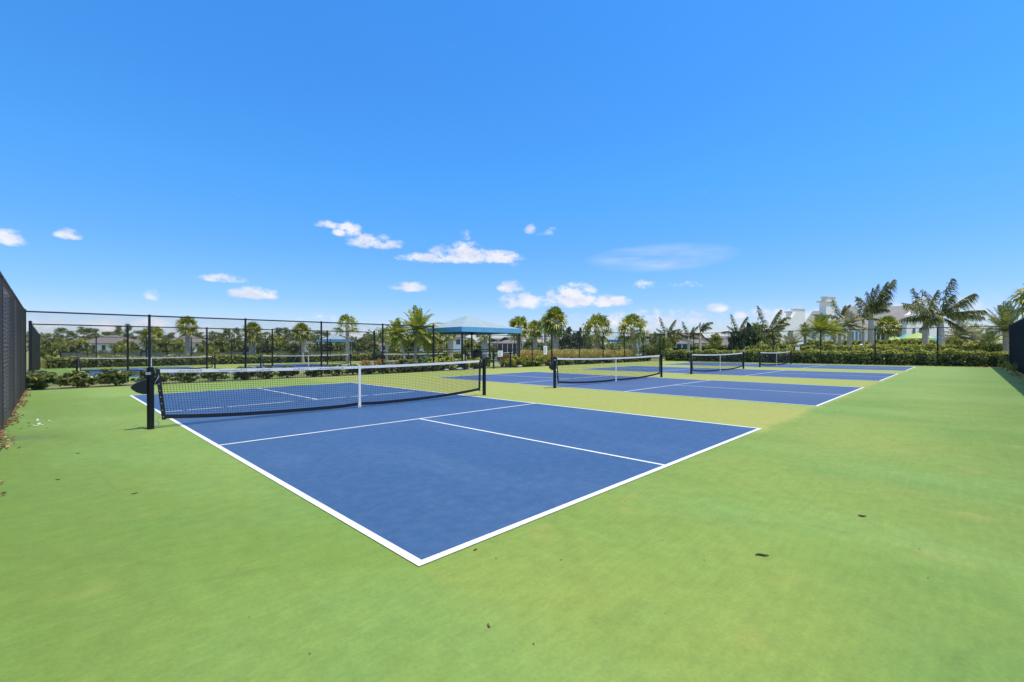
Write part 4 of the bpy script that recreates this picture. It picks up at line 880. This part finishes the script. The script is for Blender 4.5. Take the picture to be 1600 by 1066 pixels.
def pine_crown(seed):
    rng = np.random.RandomState(seed); Ps = []
    for i in range(15):
        a = rng.rand()*6.28; z = .25+.75*rng.rand()**.8; r_ = (.95-.55*z)*rng.rand()**.5; c = np.array([math.cos(a)*r_, math.sin(a)*r_, z]); q = rng.normal(size=(60, 3))*np.array([.17, .17, .035]); Ps.append(c+q)
    P = np.concatenate(Ps); V, F = leaves(P, .07, rng, 2.2, nrm=np.tile(np.array([0, 0, 1.]), (len(P), 1)), jit=1.2); return npmesh('crown', V, F, PINE)
PC = [pine_crown(130+i) for i in range(4)]
pin = [(76,521,11),(95,514,12),(112,517,10),(131,512,15),(148,514,10),(168,520,13),(183,509,9),(200,507,8),(218,517,14),(248,515,12),(266,520,10),(312,520,12),(334,518,12),(348,522,10),(358,514,11),(370,513,9),(415,519,14),(436,514,12),(447,512,9),(458,516,9),(497,517,11),(508,520,12),(570,526,12),(583,522,8),(598,518,8),(614,520,9),(628,524,9),(680,526,10)]
for i, (u, v, hw) in enumerate(pin):
    t = 185+20*((i*7) % 5)/5; x, y = spot(u, t); z = -.22; zt = height(u, v, t); rad = hw/FPX*t; r_ = empty('pine_tree', (x, y, z)); tag(r_, ordn(i)+' pine from the left on the far skyline', 'pine tree', 'pines on the far skyline')
    link('crown', PC[i % 4], r_, (0, 0, (zt-z)*.35), i*1.1, (rad, rad, (zt-z)*.65)); MB().tube([(0, 0, 0), (.2, 0, zt*.5), (0, .1, zt*.95)], [.22, .16, .06], 6).build('trunk', BARKT, r_)
# far wood that reads as one mass
rg = np.random.RandomState(33); P = []
for i in range(34000):
    u = rg.rand()*1100+20; t = 205+rg.rand()*45; top = 6.4+1.3*math.sin(u*.045)+1.0*math.sin(u*.13+1)+.7*math.sin(u*.31)
    if 640 < u: top *= .55
    x, y = spot(u, t); P.append((x, y, rg.rand()**.8*top*(.8+.4*rg.rand())))
V, F = leaves(np.array(P), .75, rg, 1.5); tag(link('far_wood', npmesh('far_wood', V, F, PINE)), 'distant band of woods along the horizon at left and centre', kind='stuff')
T = [ # u, t, vtop, halfwidth, crown, label, vbase, name
 (72,66,541,9,'s0','low olive bush beside the far left slatted fence end',564,'garden_shrub'),(86,70,527,15,'g0','grey green tree nearest the far left slatted fence',None,'broadleaf_tree'),(104,68,528,16,'l0','light green tree left of the white house',560,'broadleaf_tree'),
 (124,66,530,14,'l1','light green tree overlapping the left end of the white house',560,'broadleaf_tree'),(118,64,542,22,'d0','dark bush under the light green trees at left',None,'garden_shrub'),
 (150,62,546,20,'g1','grey green bush under the white house windows',None,'garden_shrub'),(190,64,528,12,'l0','yellow green tree between the two parts of the white house',None,'broadleaf_tree'),(208,66,534,11,'g0','dark rounded tree right of the yellow green one',None,'broadleaf_tree'),
 (222,70,545,14,'g1','low bush right of the white house',None,'garden_shrub'),(258,62,529,18,'g0','olive tree left of the braced cabbage palm',None,'broadleaf_tree'),(278,66,531,14,'l1','pale olive tree behind the braced cabbage palm',None,'broadleaf_tree'),
 (318,64,531,17,'g1','olive tree right of the braced cabbage palm',None,'broadleaf_tree'),(332,56,540,8,'l0','yellow green shrub with an orange top beyond the farther courts',None,'garden_shrub'),(345,66,528,15,'g0','grey olive tree left of the white shed',None,'broadleaf_tree'),
 (368,70,528,18,'g1','dark green tree above the white shed',None,'broadleaf_tree'),(384,62,540,12,'d0','dark bush left of the stout cabbage palm',None,'garden_shrub'),(412,60,534,13,'d1','dark bush right of the stout cabbage palm',None,'garden_shrub'),
 (430,66,524,18,'l1','brownish olive tree between two cabbage palms',None,'broadleaf_tree'),(450,64,532,12,'g0','olive tree left of the canopy palm',None,'broadleaf_tree'),(462,60,537,12,'d0','dark bush behind the one braced palm',None,'garden_shrub'),
 (492,74,532,12,'g1','olive bush seen under the left of the small canopy',None,'garden_shrub'),(512,72,535,14,'d1','dark bush seen under the middle of the small canopy',None,'garden_shrub'),(532,72,533,12,'g0','green bush seen under the right of the small canopy',None,'garden_shrub'),
 (566,72,527,12,'g1','olive tree right of the small canopy',None,'broadleaf_tree'),(582,70,532,12,'g0','grey olive tree left of the clump palms',None,'broadleaf_tree'),(620,60,527,16,'l1','olive tree behind the leaning clump palm',None,'broadleaf_tree'),
 (640,66,526,14,'d0','dark bush behind the largest clump palm',None,'garden_shrub'),(676,56,528,11,'l0','yellow green bush behind the tall end post',None,'garden_shrub'),(732,64,530,12,'l1','green tree seen beneath the canopy centre',None,'broadleaf_tree'),(746,66,535,10,'g0','dark tree beneath the canopy right of centre',None,'broadleaf_tree'),
 (770,60,537,9,'g1','grey green bush before the brown roofed house',None,'garden_shrub'),(828,58,527,14,'g0','olive tree between the canopy and the tall notice',None,'broadleaf_tree'),(843,54,534,10,'g1','olive bush behind the tall notice',None,'garden_shrub'),
 (888,78,512,15,'d0','dark conical tree right of the tallest cabbage palm',None,'broadleaf_tree'),(903,80,514,11,'d1','dark tree behind the second fence post from the corner',None,'broadleaf_tree'),(917,78,517,11,'d0','dark tree left of the single frond cabbage palm',None,'broadleaf_tree'),(902,70,535,24,'d1','wide dark bush at the foot of the dark trees',None,'garden_shrub'),
 (950,66,537,16,'g0','olive bush under the far aqua canopy',None,'garden_shrub'),(970,64,540,12,'g1','olive bush right of the far aqua canopy',None,'garden_shrub'),(1012,62,536,16,'g1','grey bush right of the cabbage palms',None,'garden_shrub'),(1022,66,520,8,'g0','thin grey tree left of the young royal palms',None,'broadleaf_tree'),
 (1032,58,523,14,'g1','bushy olive tree at the foot of the leftmost royal palm',None,'broadleaf_tree'),(1048,62,524,10,'g0','olive tree between the young royal palms',None,'broadleaf_tree'),(1118,68,522,10,'l1','small light green tree alone on the lawn',545,'broadleaf_tree'),
 (1150,45,514,12,'d0','dark bush at the left end of the thicket',None,'garden_shrub'),(1165,44,507,19,'d1','largest dark bush of the thicket left of the clubhouse',None,'garden_shrub'),(1182,45,505,15,'g0','green tree of the thicket below the spread royal palm',None,'broadleaf_tree'),
 (1202,46,512,16,'g1','green tree of the thicket nearest the clubhouse corner',None,'broadleaf_tree'),(1196,41,533,16,'l0','light green bush in front of the thicket',None,'garden_shrub'),(1222,42,537,18,'l1','light green bush left of the white square sign',None,'garden_shrub'),(1144,41,546,14,'l0','light green bush just behind the end hedge at left',None,'garden_shrub'),
 (1175,41,540,15,'g0','green bush just behind the end hedge, left of the light one',None,'garden_shrub'),(1262,50,536,12,'g1','green bush behind the pale braced trunks',None,'garden_shrub'),(1490,48,527,14,'l1','green shrub at the foot of the silvery palm',None,'garden_shrub'),(1512,60,520,10,'g0','grey green shrub below the turquoise umbrella',None,'garden_shrub'),(1540,46,530,14,'g1','green shrub left of the date palm by the fence end',None,'garden_shrub'),
 (1402,60,529,14,'l0','clipped green bush beneath the lime umbrellas',None,'garden_shrub'),(1520,45,537,6,'s1','reddish green shrub before the white railing',None,'garden_shrub')]
for (u, t, vt, hw, c, lab, vb, nm) in T: tree(u, t, vt, hw, CR[c[0]][int(c[1])], lab, vb, nm, .10 if nm == 'garden_shrub' else .16, 'shrub' if nm == 'garden_shrub' else 'tree')
# reeds beyond the farthest fence
rg = np.random.RandomState(12); V = []; F = []
for i in range(9000):
    x = X0+rg.rand()*26; y = 47.6+rg.rand()*3; h_ = .5+.5*rg.rand()+.15*math.sin(x*.9); b = len(V); dx, dy = rg.normal()*.12, rg.normal()*.12; V += [(x-.02, y, -.22), (x+.02, y, -.22), (x+dx, y+dy, h_-.22)]; F.append((b, b+1, b+2))
tag(link('reeds', npmesh('reeds', V, F, BLADE)), 'tall tan and green reeds beyond the farthest fence', kind='stuff')
# dark mesh barrier beyond the reeds
MESHG = plain('grey_mesh', (.14, .15, .13), .8, .3, 2)
def barrier(u0, u1, t, h, lab):
    a = spot(u0, t); b = spot(u1, t*1.05); L = math.hypot(b[0]-a[0], b[1]-a[1]); r_ = empty('mesh_barrier', (a[0], a[1], -.22), math.atan2(b[1]-a[1], b[0]-a[0])); tag(r_, lab, 'barrier')
    MB().box(0, L, -.02, .02, .05, h).build('dark_mesh', MESHG, r_); n = int(L/3)
    pm = MB().box(-.04, .04, -.05, .05, 0, h+.15).mesh('post', BLACK)
    for i in range(n+1): link('post', pm, r_, (i*L/n, -.05, 0))
barrier(95, 420, 57, .95, 'low dark mesh barrier behind the reeds at left')
barrier(425, 690, 60, 1.0, 'low dark mesh barrier behind the small blue canopy')

# ------------------------------------------------------------------ houses
def window(parent, x, z, w, h, y=-.0, gl=GLASS):
    f = MB().box(x-w/2-.08, x+w/2+.08, y-.06, y+.02, z-.08, z+h+.08).build('window', FRAME, parent); MB().box(x-w/2, x+w/2, y-.075, y-.061, z, z+h).build('pane', gl, f); return f
def hip(w, d, z, h, ov=.5):
    a = -ov; b = w+ov; c = -ov; e = d+ov; m_ = (e-c)/2; V = [(a, c, z), (b, c, z), (b, e, z), (a, e, z), (a+m_, c+m_, z+h), (b-m_, c+m_, z+h), (a, c, z-.18), (b, c, z-.18), (b, e, z-.18), (a, e, z-.18)]
    return MB().add(V, [(0, 1, 5, 4), (1, 2, 5), (2, 3, 4, 5), (3, 0, 4), (6, 9, 8, 7), (0, 6, 7, 1), (1, 7, 8, 2), (2, 8, 9, 3), (3, 9, 6, 0)])
def house(u0, u1, t, ve, vr, wall, roof, label, depth=10, wins=(), rz=None, garage=False, name='house', ov=.5):
    a = spot(u0, t); L = (u1-u0)/FPX*t; r_ = empty(name, (a[0], a[1], -.22), AR if rz is None else rz); tag(r_, label, 'house', 'houses beyond the courts'); um = (u0+u1)/2
    ze = height(um, ve, t)+.22; zr = height(um, vr, t)+.22
    MB().box(0, L, 0, depth, 0, ze-.05).build('wall', wall, r_); hip(L, depth, ze, max(.8, (zr-ze)*1.0), ov).build('roof', roof, r_)
    for (q, w, z0, h, g_) in wins: window(r_, q*L, z0, w, h, 0, g_)
    if garage: MB().box(L*.55, L*.55+4.5, -.05, .02, 0, 2.2).build('garage_door', FRAME, r_)
    return r_
house(118, 186, 112, 536.5, 523, WHITE, RBROWN, 'white single storey house with brown roof at far left', 9, ((.42, .9, .9, 1.4, GLASS), (.65, .9, .9, 1.4, GLASS), (.12, .9, .9, 1.2, GLASS)))
house(186, 240, 120, 536.5, 525, CREAM, RBROWN, 'cream house joined behind the white house at left', 9, ((.55, .9, .9, 1.3, GLASS), (.8, .9, .9, 1.3, GLASS)))
house(255, 300, 130, 535, 522, CREAM, RBROWN, 'brown roofed house behind the braced cabbage palm', 9, ((.5, .9, .9, 1.3, GLASS),))
house(352, 374, 110, 543, 538.5, WHITE, RDARK, 'small white shed with a low roof between olive trees', 5, ((.5, .8, .8, 1.0, GLASS),), name='garden_shed', ov=.2)
house(444, 470, 115, 537, 526, CREAM, RDARK, 'pale house left of the small blue canopy', 8, ((.4, .9, .9, 1.3, GLASS),))
house(588, 616, 120, 540, 530, CREAM, RBROWN, 'tan house glimpsed left of the clump palms', 8, ((.5, .9, .9, 1.3, GLASS),))
house(640, 666, 110, 538, 528, CREAM, RDARK, 'pale house glimpsed behind the largest clump palm', 8, ((.5, .9, .9, 1.3, GLASS),))
house(708, 724, 105, 527, 522, WHITE, RDARK, 'narrow white house glimpsed beneath the canopy', 7, ((.5, .9, 2.2, 1.2, GLASS),))
house(766, 792, 120, 536, 528, CREAM, RDARK, 'grey roofed house behind the canopy right post', 9, ((.3, .9, .9, 1.3, GLASS),))
h_ = house(776, 818, 104, 536.5, 526, CREAM, RBROWN, 'brown roofed house with a screened porch right of the canopy', 9, ())
L_ = (818-776)/FPX*104; pr = MB().box(.2, L_-.2, -2.2, -.02, 0, 2.3).build('screened_porch', DARKF, h_)
for i in range(6): MB().box(.2+i*(L_-.5)/5, .3+i*(L_-.5)/5, -2.26, -2.2, 0, 2.3).build('mullion', FRAME, pr)
house(1013, 1034, 96, 532, 520, CREAM, RDARK, 'grey two storey house left of the young royal palms', 9, ((.35, 1, 1.0, 1.3, GLASS), (.7, 1, 1.0, 1.3, GLASS)))
house(1052, 1082, 100, 537, 527, WHITE, RDARK, 'white house with dark windows behind the bench', 9, ((.3, 1, .9, 1.3, GLASS), (.6, 1, .9, 1.3, GLASS)), garage=False)
house(1076, 1104, 106, 536, 519, CREAM, RBROWN, 'brown hip roofed house behind the bent royal palm', 10, ((.4, 1, .9, 1.3, GLASS),))
house(1100, 1142, 112, 541, 527, WHITE, RBROWN, 'low house with a long brown roof right of the bent royal palm', 9, ((.3, 1, .9, 1.1, GLASS), (.7, 1, .9, 1.1, GLASS)))
house(1122, 1160, 102, 539, 524, CREAM, RDARK, 'grey roofed house left of the thicket', 9, ((.5, 1, .9, 1.2, GLASS),))

# ------------------------------------------------------------------ clubhouse
TC = 82.0; K = TC/FPX; TH = R(20); ct, st_ = math.cos(TH), math.sin(TH)
ox, oy = spot(1330, TC); XC = (1330-800)*K
ch = empty('clubhouse', (ox, oy, -.05), AR+TH); tag(ch, 'white clubhouse with grey tile roofs, tall chimney and curved gable', 'clubhouse')
def CP(u, v, y):
    a = (u-800)/FPX; x = (a*(TC+y*ct)-XC+y*st_)/(ct-a*st_); return (x, y, height(u, v, TC+x*st_+y*ct)+.05)
def bx(nm, u0, u1, v1, y0, y1, m=WHITE, v0=None, par=None):
    um = (u0+u1)/2; return MB().box(CP(u0, v1, y0)[0], CP(u1, v1, y0)[0], y0, y1, 0 if v0 is None else CP(um, v0, y0)[2], CP(um, v1, y0)[2]).build(nm, m, par or ch)
def roofp(nm, pts, faces): return MB().add([CP(*p) for p in pts], faces).build(nm, RGREY, ch)
def win(u, v0, v1, w, y, gl=BGLASS): a = CP(u, v0, y); b_ = CP(u, v1, y); return window(ch, a[0], a[2], w, b_[2]-a[2], y, gl)
# left wing with the raked white gable
bx('wall', 1210, 1258, 519, 1.0, 9)
g0 = [(1217, 540), (1258, 540), (1258, 487), (1250, 486.5), (1244, 487), (1240, 494), (1222, 508), (1217, 513)]
MB().prism([(CP(u, v, .9)[0], 0 if v == 540 else CP(u, v, .9)[2]) for u, v in g0], .9, 1.5).build('gable_wall', WHITE, ch)
roofp('roof', [(1203, 517, .4), (1219, 517, .4), (1219, 517, 9.5), (1203, 517, 9.5), (1219, 509, 2.5), (1219, 509, 7.5)], [(0, 1, 4), (1, 2, 5, 4), (2, 3, 5), (3, 0, 4, 5), (0, 3, 2, 1)])
for (u0, u1, v0, v1, y) in ((1238, 1252, 500, 488, 2.0), (1248.5, 1258, 500, 484, 3.4)):
    c_ = bx('parapet_stack', u0, u1, v1, y, y+1.2, WHITE, v0); bx('cap', u0-1, u1+1, v1-1.6, y-.15, y+1.35, CREAM, v1, c_)
# hip roofed block left of the chimney
bx('wall', 1257, 1312, 512.5, 1.6, 12)
roofp('roof', [(1252, 512, 1.0), (1316, 512, 1.0), (1318, 512, 13), (1256, 512, 13), (1270, 486, 6.5), (1297, 485.5, 6.5)], [(0, 1, 5, 4), (1, 2, 5), (2, 3, 4, 5), (3, 0, 4), (0, 3, 2, 1)])
win(1271, 532, 520, .9, 1.6); win(1285, 532, 520, .9, 1.6); win(1302, 532, 520, 1.3, 1.6)
c_ = bx('chimney', 1291, 1307.5, 472, 3.2, 4.5, WHITE, 512)
bx('chimney_cap', 1289.5, 1309, 470, 3.0, 4.7, CREAM, 472, c_); bx('chimney_pot', 1292.5, 1306, 464.5, 3.3, 4.4, CREAM, 470, c_); bx('chimney_lid', 1291.5, 1307, 463.3, 3.2, 4.5, CREAM, 464.5, c_)
# middle block with the blue windows
bx('wall', 1312, 1352, 512, 2.4, 13)
roofp('roof', [(1307, 511.5, 1.8), (1362, 511.5, 1.8), (1364, 511.5, 14), (1310, 511.5, 14), (1317, 478.5, 8), (1337, 478.5, 8)], [(0, 1, 5, 4), (1, 2, 5), (2, 3, 4, 5), (3, 0, 4), (0, 3, 2, 1)])
for u in (1319.5, 1326, 1332, 1338, 1343.5): win(u, 534, 518.5, .52, 2.4)
# long roofed wing
bx('wall', 1352, 1390, 508, 3.4, 13); bx('wall', 1391, 1416, 508, 5.2, 13)
roofp('roof', [(1348, 508, 2.4), (1424, 507, 2.4), (1426, 507, 14), (1350, 508, 14), (1362, 480, 8), (1427, 477, 8)], [(0, 1, 5, 4), (2, 3, 4, 5), (3, 0, 4), (1, 2, 5), (0, 3, 2, 1)])
bx('lintel', 1389, 1417, 508.2, 3.2, 3.7, WHITE, 512.5); bx('dark_opening', 1391, 1415, 512.8, 3.75, 5.1, DARKF, 519.5); bx('column', 1385, 1391, 512.5, 3.0, 3.6)  # dark box filling the opening behind the lintel
for u in (1371, 1378): bx('doorway', u, u+4, 520, 3.28, 3.39, DARKF)
for u in (1404, 1409.5): win(u, 534, 522, .55, 5.2)
# curved gable
pts = [(1415, 540), (1463, 540), (1463, 503), (1461, 494)]
for i in range(9): q = i/8; pts.append((1460-7*q-2*math.sin(q*3.14), 492-16*q))
pts += [(1451, 468), (1440, 466), (1433, 469)]
for i in range(9): q = i/8; pts.append((1432-9*q*q-3*q, 474+18*q+3*math.sin(q*3.14)))
pts += [(1417, 505)]
MB().prism([(CP(u, v, 1.6)[0], 0 if v == 540 else CP(u, v, 1.6)[2]) for u, v in pts], 1.6, 2.4).build('curved_gable', WHITE, ch)
for u in (1427.5, 1437.5, 1449):
    n = 10; w = .44; x_, _, z0 = CP(u, 533, 1.6); z1 = CP(u, 516, 1.6)[2]; pl = [(x_-w, z0), (x_+w, z0)]+[(x_+w*math.cos(math.pi*i/n), z1+w*math.sin(math.pi*i/n)) for i in range(n+1)]
    wf = MB().prism([(x_+(a-x_)*1.2, b+(.08 if b > z0+.1 else -.06)) for a, b in pl], 1.52, 1.598).build('window', FRAME, ch); MB().prism(pl, 1.49, 1.517).build('pane', GLASS, wf)
bx('wall', 1463, 1500, 518, 6, 13, CREAM)

# ------------------------------------------------------------------ pool umbrellas
def umbrella(u, t, vtop, vbot, hw, m, label, n=8):
    x, y = spot(u, t); z = -.05; zt = height(u, vtop, t)-z; zb = height(u, vbot, t)-z; rad = hw/FPX*t
    r_ = empty('pool_umbrella', (x, y, z)); tag(r_, label, 'umbrella', 'pool umbrellas by the clubhouse'); MB().tube([(0, 0, 0), (0, 0, zt+.12)], .03, 8).build('pole', STEEL, r_)
    V = [(0, 0, zt)]+[(rad*math.cos(k*2*math.pi/n), rad*math.sin(k*2*math.pi/n), zb) for k in range(n)]+[(0, 0, zt-.03)]+[(rad*.99*math.cos(k*2*math.pi/n), rad*.99*math.sin(k*2*math.pi/n), zb-.03) for k in range(n)]
    F = [(0, 1+k, 1+(k+1) % n) for k in range(n)]+[(n+1, n+2+(k+1) % n, n+2+k) for k in range(n)]+[(1+k, n+2+k, n+2+(k+1) % n, 1+(k+1) % n) for k in range(n)]
    MB().add(V, F).build('umbrella_canopy', m, r_)
    mb = MB()
    for k in range(n): mb.tube([(0, 0, zt-.45), (rad*.6*math.cos(k*2*math.pi/n), rad*.6*math.sin(k*2*math.pi/n), zt-.05-(zt-zb)*.6-.03)], .012, 4)
    mb.build('ribs', STEEL, r_); MB().lathe([(.28, 0), (.28, .08), (.06, .12)], 12).build('base', STEEL, r_)
umbrella(1397, 62, 525, 533, 16, LIME, 'lime umbrella at the left of the pool group'); umbrella(1414, 68, 522, 530, 12, AQUA, 'turquoise umbrella between the two lime ones'); umbrella(1434, 60, 519.5, 529, 22, LIME, 'largest lime umbrella before the curved gable')
umbrella(1464, 66, 525, 531, 14, AQUA, 'turquoise umbrella behind the tallest royal palm trunk'); umbrella(1500, 68, 519, 527, 9, CYAN, 'pale blue umbrella right of the tallest royal palm'); umbrella(1520, 64, 526, 533, 12, AQUA, 'turquoise umbrella left of the low date palm')
umbrella(1545, 62, 528, 535, 14, LIME, 'lime umbrella above the white railing'); umbrella(1562, 70, 522, 530, 12, LIME, 'lime umbrella behind the date palm by the fence end')
# pool railing
a = spot(1470, 52); b = spot(1600, 50); L = math.hypot(b[0]-a[0], b[1]-a[1]); r_ = empty('pool_railing', (a[0], a[1], -.03), math.atan2(b[1]-a[1], b[0]-a[0])); tag(r_, 'white pool railing behind the taller hedge at right', 'railing')
MB().box(0, L, -.03, .03, 1.32, 1.38).build('rail', FRAME, r_); mb = MB(); x = 0
while x < L: mb.box(x, x+.05, -.02, .02, .05, 1.32); x += .16
mb.build('balusters', FRAME, r_); MB().box(0, L, -.025, .025, .1, .15).build('rail', FRAME, r_)
